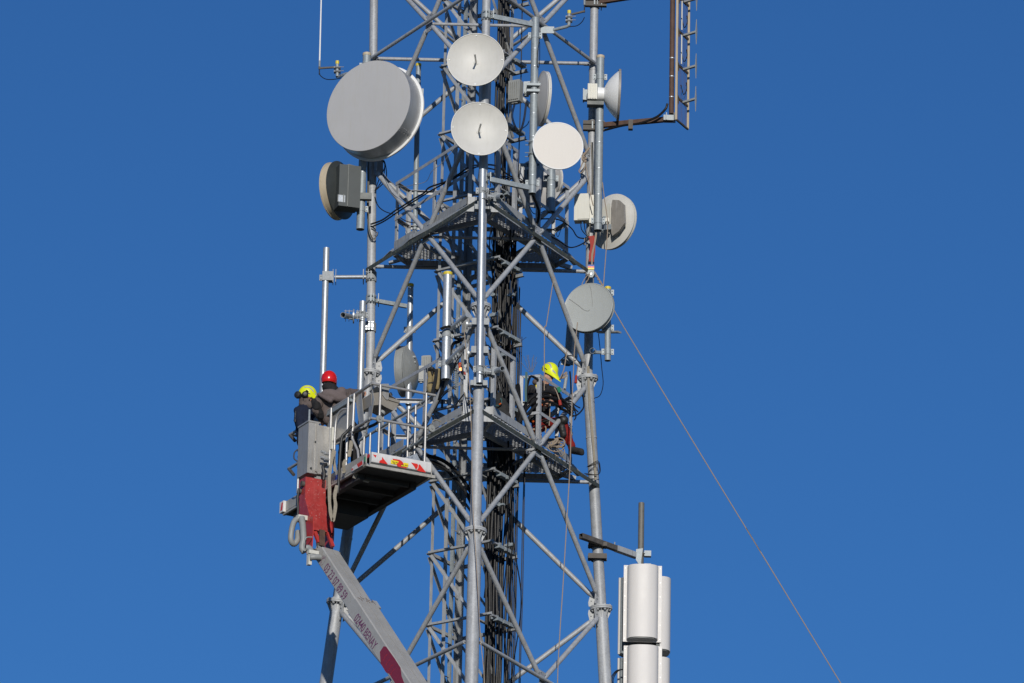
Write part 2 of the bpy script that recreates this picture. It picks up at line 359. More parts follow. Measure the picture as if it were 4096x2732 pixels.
# ---------------- platforms ----------------
def clip(poly, p, d):                      # parameter interval of a 2D line inside a convex polygon
    lo, hi = -1e9, 1e9; n = len(poly)
    for i in range(n):
        a, b = poly[i], poly[(i+1) % n]; e = (b[0]-a[0], b[1]-a[1]); nrm = (-e[1], e[0])
        num = (p[0]-a[0])*nrm[0]+(p[1]-a[1])*nrm[1]; den = d[0]*nrm[0]+d[1]*nrm[1]
        if abs(den) < 1e-9:
            if num < 0: return None
            continue
        t = -num/den
        if den > 0: lo = max(lo, t)
        else: hi = min(hi, t)
    return (lo, hi) if hi > lo+.02 else None
def platform(i, label):
    zp = hz[i]; P = {k: leg(k, zp) for k in 'LRF'}; ze = zp; zp = zp+.12; c0 = (P['L']+P['R']+P['F'])/3
    root = thing('service_platform', label, 'platform', V((c0.x, c0.y, zp)), 'walkway platforms round the mast')
    tri = {k: c0+(P[k]-c0)*.955 for k in P}; cut = .62
    def q(a, b): return tri[a]+(tri[b]-tri[a]).normalized()*(.54 if a == 'F' else cut)
    hexa = [q('F', 'R'), q('R', 'F'), q('R', 'L'), q('L', 'R'), q('L', 'F'), q('F', 'L')]   # counter-clockwise
    hexa[2] = hexa[1].lerp(hexa[2], .74); hexa[3] = hexa[4].lerp(hexa[3], .74)
    for h in hexa: h.z = zp
    # tower-face edge beams from leg to leg
    for a, b in (('L', 'F'), ('F', 'R')):
        u = fdir(P[a], P[b]); fn = u.cross(Z).normalized()
        if fn.dot(tri[a]-c0) < 0: fn = -fn
        o_ = fn*.10
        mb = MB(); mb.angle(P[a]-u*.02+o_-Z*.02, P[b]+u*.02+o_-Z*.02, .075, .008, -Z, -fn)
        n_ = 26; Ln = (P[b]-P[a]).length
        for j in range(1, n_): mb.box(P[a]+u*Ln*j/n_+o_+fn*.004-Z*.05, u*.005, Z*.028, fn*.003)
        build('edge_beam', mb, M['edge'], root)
    hole_c = (inner_c.x, inner_c.y); hs = .80
    # inner opening square (rotated with the ladder mast)
    hole = [(hole_c[0]+hs*(iu.x*a+iv.x*b), hole_c[1]+hs*(iu.y*a+iv.y*b)) for a, b in ((-1, -1), (1, -1), (1, 1), (-1, 1))]
    poly = [(h.x, h.y) for h in hexa]; mb = MB(); pitch = .062
    for ang in (R(58), R(-58)):
        d = (math.sin(ang), math.cos(ang)); nrm = (-d[1], d[0]); k = -60
        while k < 60:
            p = (c0.x+nrm[0]*pitch*k, c0.y+nrm[1]*pitch*k); k += 1
            r_ = clip(poly, p, d)
            if not r_: continue
            h_ = clip(hole, p, d); seg = [r_]
            if h_: seg = [(r_[0], min(r_[1], h_[0])), (max(r_[0], h_[1]), r_[1])]
            for lo, hi in seg:
                if hi-lo < .03: continue
                a = V((p[0]+d[0]*lo, p[1]+d[1]*lo, zp-.012)); b = V((p[0]+d[0]*hi, p[1]+d[1]*hi, zp-.012))
                dz = .004 if ang > 0 else 0
                mb.beam(a+Z*dz, b+Z*dz, .011, .017)
    build('grating', mb, M['grate'], root, kind='stuff')
    # frame below, opening frame
    for a, b in [(hexa[j], hexa[(j+1) % 6]) for j in range(6)]:
        u = (b-a).normalized(); mb = MB(); mb.beam(a-Z*.075, b-Z*.075, .012, .10); build('deck_beam', mb, M['mastd'], root)
    hv = [V((x, y, zp)) for x, y in hole]
    for a, b in [(hv[j], hv[(j+1) % 4]) for j in range(4)]:
        build('deck_beam', MB().beam(a-Z*.05, b-Z*.05, .05, .08), M['mastd'], root)
    for j, (a, b) in enumerate(((hv[0], hexa[4]), (hv[1], hexa[0]), (hv[2], hexa[2]), (hv[3], hexa[3]), (hv[0], hexa[5]))):
        build('deck_beam', MB().beam(a-Z*.06, b-Z*.06, .05, .07), M['mastd'], root)
    # stub arms toward the rear legs
    for k, j in (('L', 4), ('R', 1), ('L', 3), ('R', 2)):
        d_ = (tri[k]-hexa[j]).normalized(); build('stub_arm', MB().angle(hexa[j]-Z*.03, hexa[j]+d_*.32-Z*.03, .07, .008, Z, Z.cross(d_)), M['mastd'], root)
    out = lambda h: (V((h.x, h.y, zp))-V((c0.x, c0.y, zp))).normalized()
    # toe boards
    for j in range(6):
        a, b = hexa[j], hexa[(j+1) % 6]; u = (b-a).normalized(); n_ = u.cross(Z)
        a2, b2 = a+u*.02, b-u*.02
        gap = []
        if j == 0: segs = ((0, .44), (.58, 1))
        elif j == 4: segs = ((0, .30), (.37, 1))
        else: segs = ((0, 1),)
        for s0_, s1_ in segs:
            p, q_ = a2.lerp(b2, s0_), a2.lerp(b2, s1_)
            build('toe_board', MB().prism([p+Z*.012, q_+Z*.012, q_+Z*.15, p+Z*.15], n_*.006), M['mastd'], root)
    # railing
    HR = 1.30
    def post(p, n_, t_): build('post', MB().angle(p-Z*.05, p+Z*HR, .068, .007, -n_, t_), M['mast'], root)
    def rail(a, b, h, up=-1):
        u = (b-a).normalized(); n_ = u.cross(Z)
        build('rail', MB().angle(a+Z*h, b+Z*h, .062, .006, Z*up, -n_), M['mast'], root)
    for j in range(6):
        a, b = hexa[j], hexa[(j+1) % 6]; u = (b-a).normalized(); n_ = u.cross(Z)
        post(a+u*.01-n_*.008, n_, u)
        if j in (0, 2, 4):
            if j == 0: mids = (.24, .575)
            elif j == 4: mids = (.52,)
            else: mids = (.5,)
            for t in mids: post(a.lerp(b, t)-n_*.008, n_, u)
            if j == 0:
                rail(a, a.lerp(b, .26), HR); rail(a.lerp(b, .57), b, HR); rail(a.lerp(b, .57), b, .62); g_ = a.lerp(b, .575); g2_ = g_+V((-.30, .10, 0)); build('rail', MB().angle(g_+Z*HR, g2_+Z*HR, .05, .006, -Z, YY), M['mast'], root); build('rail', MB().angle(g_+Z*.62, g2_+Z*.60, .05, .006, -Z, YY), M['mast'], root); build('post', MB().angle(g2_-Z*.05, g2_+Z*HR, .06, .007, -X, YY), M['mast'], root)
            else: rail(a, b, HR); rail(a+u*.0, b, .62)
        elif j in (1, 3):
            rail(a, b, HR); rail(a, b, .62)
    return root, hexa
# ---------------- inner ladder mast ----------------
iu = V((.83, -.56, 0)); iv = V((.56, .83, 0)); SA = .89
a0 = J3(180, 1000, -.12); IA = V((a0.x, a0.y, 0)); inner_c = IA+(iu+iv)*(SA/2)
ZT = levels[0]+1.5
inner = thing('ladder_mast', 'slim square lattice column of steel angles with a climbing rail inside the big mast', 'lattice column', (IA.x, IA.y, 0))
corners = dict(A=IA, G=IA+iu*SA, B=IA+iv*SA, R=IA+(iu+iv)*SA)
dirs = dict(A=(iu, iv), G=(-iu, iv), B=(iu, -iv), R=(-iu, -iv)); wid = dict(A=.055, G=.06, B=.11, R=.065)
zl0 = J3(180, 745, -.12).z; zl1 = J5(85, 610, -.12).z; pz = (zl0-zl1)/3
for k, c in corners.items():
    zb = 0
    while zb < ZT:
        zt = min(zb+6, ZT); build('corner_angle', MB().angle(c+Z*zb, c+Z*zt, wid[k], .008, *dirs[k]), M['mastd'], inner); zb = zt
cz = zl0
while cz < ZT-pz: cz += pz
lev_in = []
while cz > 18: lev_in.append(cz); cz -= pz
for z_ in lev_in:
    def at(c, z=z_): return corners[c]+Z*z
    o_ = -iv*.006
    build('crossbar', MB().angle(at('A')+o_-iu*.05, at('G')+o_+iu*.42, .06, .006, Z, -iv), M['mastd'], inner)
    build('crossbar', MB().angle(at('A')-iu*.012-iv*.03, at('B')-iu*.012+iv*.03, .055, .006, Z, -iu), M['mastd'], inner)
    build('crossbar', MB().angle(at('G')+iu*.012-iv*.02, at('R')+iu*.012+iv*.06, .055, .006, Z, iu), M['mastd'], inner)
    build('crossbar', MB().angle(at('B')+iv*.012-iu*.03, at('R')+iv*.012+iu*.30, .055, .006, Z, iv), M['mastd'], inner)
    z2 = z_-pz
    build('diagonal', MB().angle(at('A')-iv*.014-Z*.03, at('G', z2)-iv*.014+Z*.06, .05, .005, Z, -iv), M['mastd'], inner)
    build('diagonal', MB().angle(at('A')-iu*.022-Z*.05, at('B', z2)-iu*.022+Z*.05, .045, .005, Z, -iu), M['mastd'], inner)
    build('diagonal', MB().angle(at('B')+iv*.022-Z*.05, at('R', z2)+iv*.022+Z*.05, .045, .005, Z, iv), M['mastd'], inner)
    build('diagonal', MB().angle(at('G')+iu*.022+Z*.05, at('R', z2)+iu*.022+Z*.08, .045, .005, Z, iu), M['mastd'], inner)
    # cable bracket
    e = at('G')+iu*.40
    build('cable_bracket', MB().angle(e-iv*.03-Z*.03, e+iv*.62-Z*.03, .06, .006, Z, iu), M['mastd'], inner)
    for t in (.16, .36, .54):
        build('cable_clamp', MB().box(e+iv*t-Z*.045+iu*.03, iv*.075, iu*.05, Z*.03), M['galvd'], inner)
pc = IA+iv*.40
zb = 0
while zb < ZT:
    zt = min(zb+6, ZT); build('ladder_post', MB().angle(pc+Z*zb, pc+Z*zt, .075, .007, iu, iv), M['mastd'], inner)
    build('climbing_rail', MB().box(IA+iv*.62+iu*.03+Z*(zb+zt)/2, iv*.022, iu*.03, Z*((zt-zb)/2)), M['galvd'], inner); zb = zt
z_ = 20.; j = 0
while z_ < ZT:
    s3 = 1 if j % 2 else -1; p = IA+iv*.62+iu*.03+Z*z_
    build('peg', MB().path([p+iv*.02*s3, p+iv*.17*s3-Z*.02, p+iv*.20*s3-Z*.02, p+iv*.205*s3+Z*.02], .009, n=6, smooth=0), M['mastd'], inner); z_ += .30; j += 1
up_plat, hexU = platform(1, 'upper triangular walkway of expanded metal with angle railings, behind the tall bright front pipe')
lo_plat, hexL = platform(2, 'lower triangular walkway of expanded metal where the yellow helmet climber sits')
# ---------------- cables in the shaft ----------------
def shaft_cable(px, Y, r, zb, zt, seed, label, group, m='black', wav=.012):
    rn = random.Random(seed); x = W(px, 2040, Y).x; pts = []; z = zb; ph = rn.random()*6; ph2 = rn.random()*6
    while z < zt:
        pts.append(V((x+wav*math.sin(z*.9+ph)+wav*.7*math.sin(z*2.3+ph2), Y+wav*math.cos(z*1.1+ph), z))); z += .45
    solo('feeder_cable' if r > .012 else 'thin_cable', MB().path(pts, r, n=7, smooth=2), M[m], label, 'cable', group)
z_lo, z_up = hz[2], hz[1]; zsec = levels[3]-3.0
lab = 'thick black feeder cable running the full height beside the ladder column'
for j in range(9): shaft_cable(1950+j*5.2, -.42+.05*j, .017 if j % 3 else .021, zsec, ZT, j, lab, 'thick black cables up the shaft')
lab = 'heavy black corrugated feeder ending at the lower walkway'
for j in range(8): shaft_cable(1962+j*11.2, -.52+.06*j, .026 if j % 2 else .021, zsec, z_lo+random.uniform(-.1, 1.9), 20+j, lab, 'corrugated feeders below the lower walkway', wav=.02)
lab = 'middle black cable climbing between the two walkways'
for j in range(12): shaft_cable(1996+j*4.3, -.25+.06*((j*5) % 7), .013+.005*(j % 2), z_lo-1, z_up+.3+.16*((j*3) % 7), 40+j, lab, 'black cables between the walkways')
lab = 'thin black cable at the right edge of the cable run'
for j in range(7): shaft_cable(2049+j*3.9, .10+.03*j, .008, zsec, z_up-.2*j, 60+j, lab, 'thin cables at the right edge of the run', wav=.006)
lab = 'twin black cable hanging free right of the cable run'
for j in range(2): shaft_cable(2091.5+j*4.6, -.1, .0085, zsec, z_lo+.3, 80+j, lab, 'twin cables hanging free', wav=.004)
shaft_cable(2046, -.35, .010, z_up+.2, ZT, 90, 'single thin black cable hanging above the upper walkway, left of the clamped pipe', None, wav=.004)
shaft_cable(2026, .0, .018, z_up-2.7, z_up+.1, 91, 'rust brown flexible conduit below the upper walkway', None, m='rust', wav=.006)
# ---------------- pipes, clamps ----------------
def ring(mb, p, ax, r, h, t=.006): mb.lathe(p-ax*(h/2), ax, [(r, 0), (r+t, 0), (r+t, h), (r, h)], n=20)
def saddle(mb, p, ax, d, r, h=.11, wv=.05):         # clamp round a pipe with ears, d = direction of the ears
    ring(mb, p, ax, r, h, .007); e = d.normalized()
    for s3 in (-1, 1):
        mb.box(p+e*s3*(r+wv/2+.004), e*(wv/2), ax*(h/2), ax.cross(e)*.009)
        for q in (-1, 1): mb.bolt(p+e*s3*(r+wv/2)+ax*q*h*.27-ax.cross(e)*.03, ax.cross(e), .010, .07)
def mpipe(label, top, bot, r, mt='galvd', cap=None, bands=(), clamps=(), group=None, name='mounting_pipe', cat='pipe', n=24, hollow=True):
    root = thing(name, label, cat, bot, group); ax = (top-bot).normalized()
    mb = MB()
    if hollow: mb.pipe(bot, top, r, n=n)
    else: mb.tube(bot, top, r, n=n)
    if hollow and not cap: mb.tube(top-ax*.01, top-ax*.006, r-.005, n=n)
    build('tube', mb, M[mt], root)
    if cap:
        mb = MB().lathe(top-ax*.045, ax, [(r+.002, 0), (r+.005, .005), (r+.005, .05), (r-.01, .06), (0, .062)], n=n); build('cap', mb, M[cap], root)
    for t in bands: b_ = MB(); ring(b_, bot.lerp(top, t), ax, r, .012, .003); build('band', b_, M['galv'], root)
    for t, d in clamps: b_ = MB(); saddle(b_, bot.lerp(top, t), ax, d, r); build('clamp', b_, M['galvd' if mt != 'galv' else 'galvp'], root)
    return root
def arm(root, a, b, w_=.07, h_=.07, m_='galvd', name='support_arm'): return build(name, MB().beam(a, b, w_, h_), M[m_], root)
def collar(root, p, r, d, h=.14, m_='galvd'):        # bolted plate collar round a leg
    mb = MB(); d = d.normalized(); s3 = d.cross(Z)
    ring(mb, p, Z, r, h, .009)
    for q in (-1, 1):
        mb.box(p+s3*q*(r+.035)+d*.0, s3*.03, Z*h/2, d*.012); mb.box(p+s3*q*(r+.035)+d*.05, s3*.03, Z*h/2, d*.006)
        for e in (-1, 1): mb.bolt(p+s3*q*(r+.035)+Z*e*h*.3-d*.06, d, .009, .16)
    mb.box(p+d*(r+.05), d*.008, s3*(r+.06), Z*h/2)
    build('collar', mb, M['galvp' if m_ == 'galv' else m_], root)
def legat(k, py):                                    # leg axis point seen at source y
    a, b, c = LEG[k]; lo, hi = c.z-8, a.z
    for _ in range(40):
        mz = (lo+hi)/2; p = leg(k, mz)-CAM; y = 1366-FPX*p.dot(UPV)/p.dot(FWD)
        if y > py: lo = mz
        else: hi = mz
    return leg(k, mz)
# P1 front bright pipe
p1t, p1b = J2(822, 852, -2.62), J4(778, 760, -2.62); p1b.x = p1b.x
pp = mpipe('tall bright galvanised pipe with two stub pipes, in front of the centre leg', p1t, p1b, .059, 'galv', clamps=[(.90, X), (.065, X)])
def triclamp(root, pc_, legk, tip, r=.045):          # bracket carrying a stub pipe, between a pipe and a leg
    lp = leg(legk, pc_.z); d = (lp-pc_); d.z = 0; side = V((1, 0, 0)); cpt = pc_+V((.22, .05, 0))
    build('disc_joint', MB().tube(cpt-V((.012, 0, 0)), cpt+V((.012, 0, 0)), .11, n=24), M['galvp'], root)
    build('link_tube', MB().tube(pc_+V((.06, 0, 0)), cpt, .035), M['galv'], root)
    mb = MB()
    for q in (-.045, .045):
        mb.box(pc_+V((.10, -.0, 0))+X*q*.5, X*.004, YY*.05, Z*.09)
        for z_ in (-.07, .07): mb.bolt(pc_+V((-.02, -.065, z_)), X, .008, .26)
    build('clamp_plate', mb, M['galvp'], root)
    q0 = cpt+(tip-cpt)*-.9
    build('stub_pipe', MB().pipe(tip, q0, r, n=18), M['galv'], root)
    mb = MB(); ax = (q0-tip).normalized()
    for t in (.35, .62): mb.box(tip.lerp(q0, t)+X*.0, ax*.006, ax.cross(Z).normalized()*.075, ax.cross(ax.cross(Z)).normalized()*.075)
    build('clamp_plate', mb, M['galvp'], root)
triclamp(pp, J2(830, 1225, -2.62), 'F', J2(1095, 1235, -2.95)); triclamp(pp, J4(780, 585, -2.62), 'F', J4(1105, 550, -2.95))
for f_, y_ in ((J2, 1420), (J4, 790)):
    lp = legat('F', (440 if f_ is J2 else 1320)+y_/3.564); collar(pp, lp, .085, YY*-1, .09, 'galv')
    build('bracket_plate', MB().box(lp+V((-.02, -.20, 0)), X*.07, YY*.006, Z*.075), M['galvp'], pp)
# P2 yellow cap pipe
p2t, p2b = J3(325, 755, -1.72), J4(293, 705, -1.72)
pp = mpipe('thick galvanised pipe with a bright yellow cap left of the centre leg', p2t, p2b, .076, 'galv', 'yellow', bands=(.36, .18), clamps=[(.42, X), (.145, X)])
for (tx, ty, f_, bx, by, gx, gy, f2) in ((605, 1355, J3, 380, 1545, 660, 1490, J3), (580, 215, J4, 320, 460, 680, 340, J4)):
    tip = f_(tx, ty, -2.33); bas = f_(bx, by, -1.80); ax = (bas-tip).normalized()
    mb = MB().tube(tip, bas, .044, n=18); mb.tube(tip-ax*.012, tip, .047, n=18); build('stub_pipe', mb, M['galv'], pp)
    j_ = f2(gx-60, gy, -2.25); lp = leg('F', j_.z)
    build('disc_joint', MB().tube(j_-X*.012, j_+X*.012, .085, n=20), M['galv'], pp); build('link_tube', MB().tube(j_, lp-X*.06, .04), M['galv'], pp)
    mb = MB(); mid = tip.lerp(bas, .5)
    for t in (.38, .5, .62):
        q_ = tip.lerp(bas, t); v_ = ax.cross(X).normalized(); w3 = ax.cross(v_)
        mb.box(q_, ax*.004, v_*.085, w3*.03)
        for s3 in (-1, 1): mb.bolt(q_+v_*.07*s3-ax*.03, ax, .007, .12)
    build('clamp_plate', mb, M['galvp'], pp); collar(pp, lp, .085, -YY, .12, 'galv')
# P3 thin yellow cap pipe behind the mast
p3t, p3b = C(992, 1205, 1.35), E(1193, 825, 1.35)
pp = mpipe('slim pipe with a dull yellow cap standing on an arm between left leg and platform', p3t, p3b, .052, 'galv', 'yellow', bands=(.74,), clamps=[(.62, X)])
pb_ = mpipe('lower slim galvanised pipe behind the railing that carries the left rear dish', E(1213, 30, 1.42), E(1196, 1120, 1.42), .05, 'galv', bands=(.3, .5))
lp = legat('L', 1200); arm(pp, lp, C(955, 1400, 1.35), .055, .07); collar(pp, lp, .085, X, .15)
# P4 far left pipe
p4t, p4b = C(237, 880, 1.2), E(425, 760, 1.2)
pp = mpipe('long bright galvanised pipe standing free at the far left above the red helmet', p4t, p4b, .058, 'galv', clamps=[(.80, X)])
lp = legat('L', 1108); q_ = W(1306+6, 1108, 1.2)
build('support_arm', MB().tube(q_+X*.12, lp-X*.08, .037, n=14), M['galv'], pp); collar(pp, lp, .088, -X, .18, 'galv'); mb = MB()
for s3 in (0, .05): mb.box(q_+X*(.09+s3), X*.005, YY*.09, Z*.12)
mb.box(q_+V((0, -.065, 0)), X*.10, YY*.006, Z*.085); mb.box(q_+V((0, .065, 0)), X*.10, YY*.006, Z*.085)
build('clamp_plate', mb, M['galvp'], pp)
# P5 bright pipe in front of the left leg
p5t, p5b = C(563, 1358, .80), E(763, 760, .80)
pp = mpipe('bright galvanised pipe in front of the left leg, reached by the red helmet worker', p5t, p5b, .058, 'galv', clamps=[(.86, X)])
q_ = C(575, 1480, .80); j_ = C(480, 1490, .72)
build('disc_joint', MB().tube(j_-X*.01, j_+X*.012, .13, n=24), M['galv'], pp); build('link_tube', MB().tube(q_, j_, .05), M['galv'], pp)
build('stub_pipe', MB().pipe(C(385, 1478, .45), C(470, 1500, .95), .05, n=18), M['galv'], pp)
mb = MB()
for x_ in (410, 440, 515, 540):
    c_ = C(x_, 1485, .74); mb.box(c_, X*.004, YY*.06, Z*.09)
    for z_ in (-.07, .07): mb.bolt(c_+V((-.03, -.05, z_)), X, .008, .09)
build('clamp_plate', mb, M['galvp'], pp)
lp = legat('L', 1311); collar(pp, lp, .088, -X, .16, 'galv'); 
build('joint_plate', MB().box(lp+V((-.02, -.115, 0)), X*.07, YY*.004, Z*.08), M['galv'], pp)
# P6 pipe under the drum dish
p6t, p6b = A(600, 482, .78), C(540, 712, .78)
mpipe('thick dull galvanised pipe carrying the big drum dish on the left leg', p6t, p6b, .074, 'galvd', 'tan', bands=(.1, .12, .32, .5), clamps=[(.115, X), (.46, X), (.93, X)])
# P7
mpipe('slim pipe with a yellow cap behind the big drum dish', A(1062, 575, .95), C(1028, 775, .95), .047, 'galvd', 'yellow', bands=(.3,), clamps=[(.84, X), (.18, X)])
# P8
p8t, p8b = B(900, 505, .80), D(877, 722, .80)
mpipe('long thick pipe clamped in front of the right leg carrying the white side dish', p8t, p8b, .072, 'galvd', 'tan', bands=(.2, .35, .5, .62), clamps=[(.055, X), (.88, X)])
# P9
p9t, p9b = J1(1575, 260, -1.95), J2(1528, 1195, -1.95)
pp = mpipe('thick dull pipe right of the two round cream dishes, hung on two crossarms', p9t, p9b, .068, 'galvd', bands=(.82, .72, .45, .32, .3, .56, .1), clamps=[(.06, X), (.90, X), (.62, X)])
for f_, y0, y1, x1 in ((J1, 240, 350, 1530), (J2, 1000, 1110, 1480)):
    a = f_(930, y0-8, -2.25); b = f_(x1, y1, -1.97); arm(pp, a, b, .06, .085); lp = leg('F', a.z); collar(pp, lp, .078, X, .17)
# P10 right lower short pipe
pp = mpipe('short pipe with a cream cap right of the grey round dish', D(966, 1232, .62), G(1413, 432, .62), .055, 'galvd', 'yellow', clamps=[(.93, X), (.45, X), (.12, X)])
lp = legat('R', 1402); arm(pp, G(1290, 355, .75), G(1400, 360, .62), .05, .05); build('stub_pipe', MB().pipe(G(1277, 342, .60), G(1290, 350, 1.0), .052, n=16), M['galvd'], pp)
build('step_plate', MB().beam(G(1320, 175, .95), G(1520, 175, .55), .09, .03), M['mastd'], pp)
# ---------------- dishes ----------------
def nrm(az, tilt=0): a = R(az); t = R(tilt); return V((math.sin(a)*math.cos(t), -math.cos(a)*math.cos(t), math.sin(t)))
def rimbolts(c, n, r, cnt, off=.0, rb=.009):
    u = n.cross(Z).normalized(); v = u.cross(n); mb = MB()
    for j in range(cnt):
        a = 2*math.pi*(j+off)/cnt; mb.bolt(c+(u*math.cos(a)+v*math.sin(a))*r, n, rb, .008)
    return mb
def mount(root, c, n, back, pipe, r=.07):            # bracket from the dish back to its pipe
    p = c-n*back; q = V((pipe.x, pipe.y, p.z)); mb = MB()
    for dz in (-.11, .11):
        mb.beam(p+Z*dz, q+Z*dz, .05, .05); ring(mb, q+Z*dz, Z, r+.001, .045, .012)
        d = (q-p); d.z = 0; s3 = d.normalized().cross(Z)
        for e in (-1, 1): mb.bolt(q+s3*e*(r+.02)+Z*dz-d.normalized()*(r+.05), d, .008, 2*r+.12)
    mb.beam(p-Z*.16, p+Z*.16, .06, .08, up=n); build('mount', mb, M['galvd'], root)
def bowl(label, c, n, Rr, mt='cream', depth=.14, feed=.38, pipe=None, group=None):
    root = thing('dish_antenna', label, 'dish antenna', c, group); N_ = 12; prof = []
    for i in range(N_+1): t = 1-i/N_; prof.append((Rr*t, -depth*(1-t*t)))
    b = MB(); back = [(Rr*.02, -depth-.03)]+[(Rr*t, -depth*(1-t*t)-.02) for t in [k/8 for k in range(1, 8)]]+[(Rr, -.02), (Rr+.008, -.018), (Rr+.008, .006), (Rr-.004, .006)]
    b.lathe(c, n, [(0, -depth-.03)]+back+prof, n=72); build('reflector', b, M[mt], root, sharp=40)
    base = c-n*depth; b = MB().lathe(base, n, [(.042, .0), (.044, .006), (.038, .01), (.0, .012)], n=20); b.tube(base+n*.01, base+n*feed, .016, n=10); b.lathe(base+n*(feed-.015), n, [(0, 0), (.017, 0), (.019, .03), (0, .036)], n=12)
    build('feed', b, M['cream'], root)
    build('rim_bolt', rimbolts(c-n*.012, n, Rr-.03, 4), M['galv'], root, kind='stuff')
    b = MB().lathe(c-n*(depth+.03), -n, [(.13, -.02), (.13, .04), (.09, .07), (0, .07)], n=24); build('hub', b, M['galvd'], root)
    if pipe: mount(root, c, n, depth+.10, pipe)
    return root
def flat(label, c, n, Rr, mt='beige', shroud=.0, back='grey_rad', bd=.16, dome=.02, rim='white', pipe=None, bolts=16, name='dish_antenna', rimr=.006):
    root = thing(name, label, 'dish antenna', c)
    prof = [(0, dome)]+[(Rr*t, dome*(1-t**2)) for t in (.25, .5, .75, .93)]+[(Rr-.012, .001)]
    b = MB().lathe(c, -n, [(r, -h) for r, h in prof], n=72); build('radome', b, M[mt], root)
    b = MB().lathe(c, n, [(Rr-.013, .003), (Rr-.004, .006), (Rr+rimr, .003), (Rr+rimr, -.022), (Rr-.002, -.024)], n=72); build('rim', b, M[rim], root)
    if shroud: b = MB().lathe(c, n, [(Rr-.004, -.02), (Rr-.004, -shroud)], n=72); build('shroud', b, M['shroud' if rim == 'white' else rim], root)
    o_ = -shroud-.012; b = MB().lathe(c, n, [(Rr+(.012 if shroud else -.004), o_), (Rr+(.012 if shroud else -.004), o_-.012)]+[(Rr*t, o_-.012-bd*(1-t*t)) for t in (.97, .9, .8, .7, .55, .4, .25)]+[(0, o_-.012-bd)], n=72); build('back_shell', b, M[back], root)
    if bolts: build('rim_bolt', rimbolts(c-n*.02, n, Rr+.002, bolts), M['galv'], root, kind='stuff')
    if pipe: mount(root, c, n, shroud+bd+.04, pipe)
    return root
def odu(root, c, d, sx, sy, sz, m_='ivory', fins=6, name='radio_unit'):
    u = d.cross(Z).normalized(); b = MB(); b.box(c, u*sx, d*sy, Z*sz)
    for i in range(fins):
        t = -1+2*(i+.5)/fins; b.box(c+d*(sy+.012)+u*sx*t*.9, u*sx*.25/fins*2, d*.012, Z*sz*.85)
    b.box(c+Z*(sz+.006), u*sx*.8, d*sy*.8, Z*.006); b.box(c-Z*(sz+.012), u*sx*.5, d*sy*.5, Z*.012)
    return build(name, b, M[m_], root)
c = J1(722, 849, -2.72); bowl('round cream dish with short feed stick, upper of the two on the centre leg', c, nrm(-4, 0), .49, pipe=leg('F', c.z), group='pair of round cream dishes on the centre leg')
c = J2(777, 266, -2.72); bowl('round cream dish with short feed stick, lower of the two on the centre leg', c, nrm(6, 0), .49, pipe=leg('F', c.z), group='pair of round cream dishes on the centre leg')
# right beige radome
c = B(520, 1306, -2.12); r_ = flat('flat speckled off-white round dish right of the twin cream dishes', c, nrm(4), .44, 'beige', 0, 'grey_rad', .12, .012, 'white', pipe=p9b, bolts=0, rimr=.004)
# big drum
c = A(611, 946, .12); n = nrm(-30); RR = .865
drum = thing('drum_dish_antenna', 'very large grey drum shaped dish with flat face on the upper left', 'dish antenna', c)
build('radome', MB().lathe(c, -n, [(0, -.004), (.4, -.006), (.8, -.003), (RR-.004, 0), (RR, .006)], n=96), M['grey_rad'], drum)
sh = MB().lathe(c, n, [(RR, -.004), (RR+.003, -.012), (RR-.002, -.03), (RR-.002, -.40)], n=96)
build('shroud', sh, M['shroud'], drum)
build('rim', MB().lathe(c, n, [(RR-.01, -.392), (RR+.035, -.392), (RR+.042, -.397), (RR+.042, -.43), (RR+.0, -.435)], n=96), M['white'], drum)
build('back_shell', MB().lathe(c, n, [(RR+.03, -.43)]+[(RR*t, -.43-.28*(1-t*t)) for t in (.98, .9, .8, .65, .5, .3)]+[(0, -.71)], n=64), M['white'], drum)
u = n.cross(Z).normalized(); v = u.cross(n)
b = MB(); a_ = R(-38); d_ = -u*math.cos(a_)+v*math.sin(a_); d_ = (-u*math.sin(R(50))-v*math.cos(R(50)))
for d2 in (d_,):
    b.box(c-n*.2+d2*(RR+.004), n*.19, d2*.004, n.cross(d2)*.012)
    for t in (.04, .12, .2, .28, .36):
        for e in (-1, 1): b.bolt(c-n*t+d2*(RR+.006)+n.cross(d2)*.035*e, d2, .009, .01)
build('seam_strap', b, M['shroud'], drum)
build('rim_bolt', rimbolts(c-n*.41, n, RR+.03, 36), M['galv'], drum, kind='stuff'); mount(drum, c, n, .66, p6t, .075)
# white side dish, right
c = B(1068, 853, .72); n = nrm(91, -1); n.normalize()
wd = thing('side_dish_antenna', 'white bowl shaped dish seen edge-on, pointing right beside the right leg', 'dish antenna', c)
Rr = .46; dp = .285
prof = [(Rr*t, -dp*(1-t**2.1)) for t in (1, .97, .92, .85, .76, .66, .55, .44, .33)]
build('reflector', MB().lathe(c, n, prof+[(.12, -dp*.93-.01), (.0, -dp-.0)], n=72), M['white'], wd)
build('rim', MB().lathe(c, n, [(Rr, -.03), (Rr+.012, -.028), (Rr+.014, .012), (Rr-.004, .014), (Rr*.7, .012), (0, .02)], n=72), M['taupe'], wd)
build('throat', MB().tube(c-n*(dp+.11), c-n*(dp-.03), .13, .12, n=28), M['white'], wd)
k_ = c-n*(dp+.20); b = MB(); b.box(k_, X*.085, YY*.13, Z*.15)
for j in range(5): b.box(k_+V((-.06+.03*j, -.14, 0)), X*.006, YY*.012, Z*.14)
build('radio_unit', b, M['ivory'], wd)
build('hinge_bracket', MB().box(c-n*(dp+.14)-Z*.20, X*.15, YY*.08, Z*.035), M['boxd'], wd)
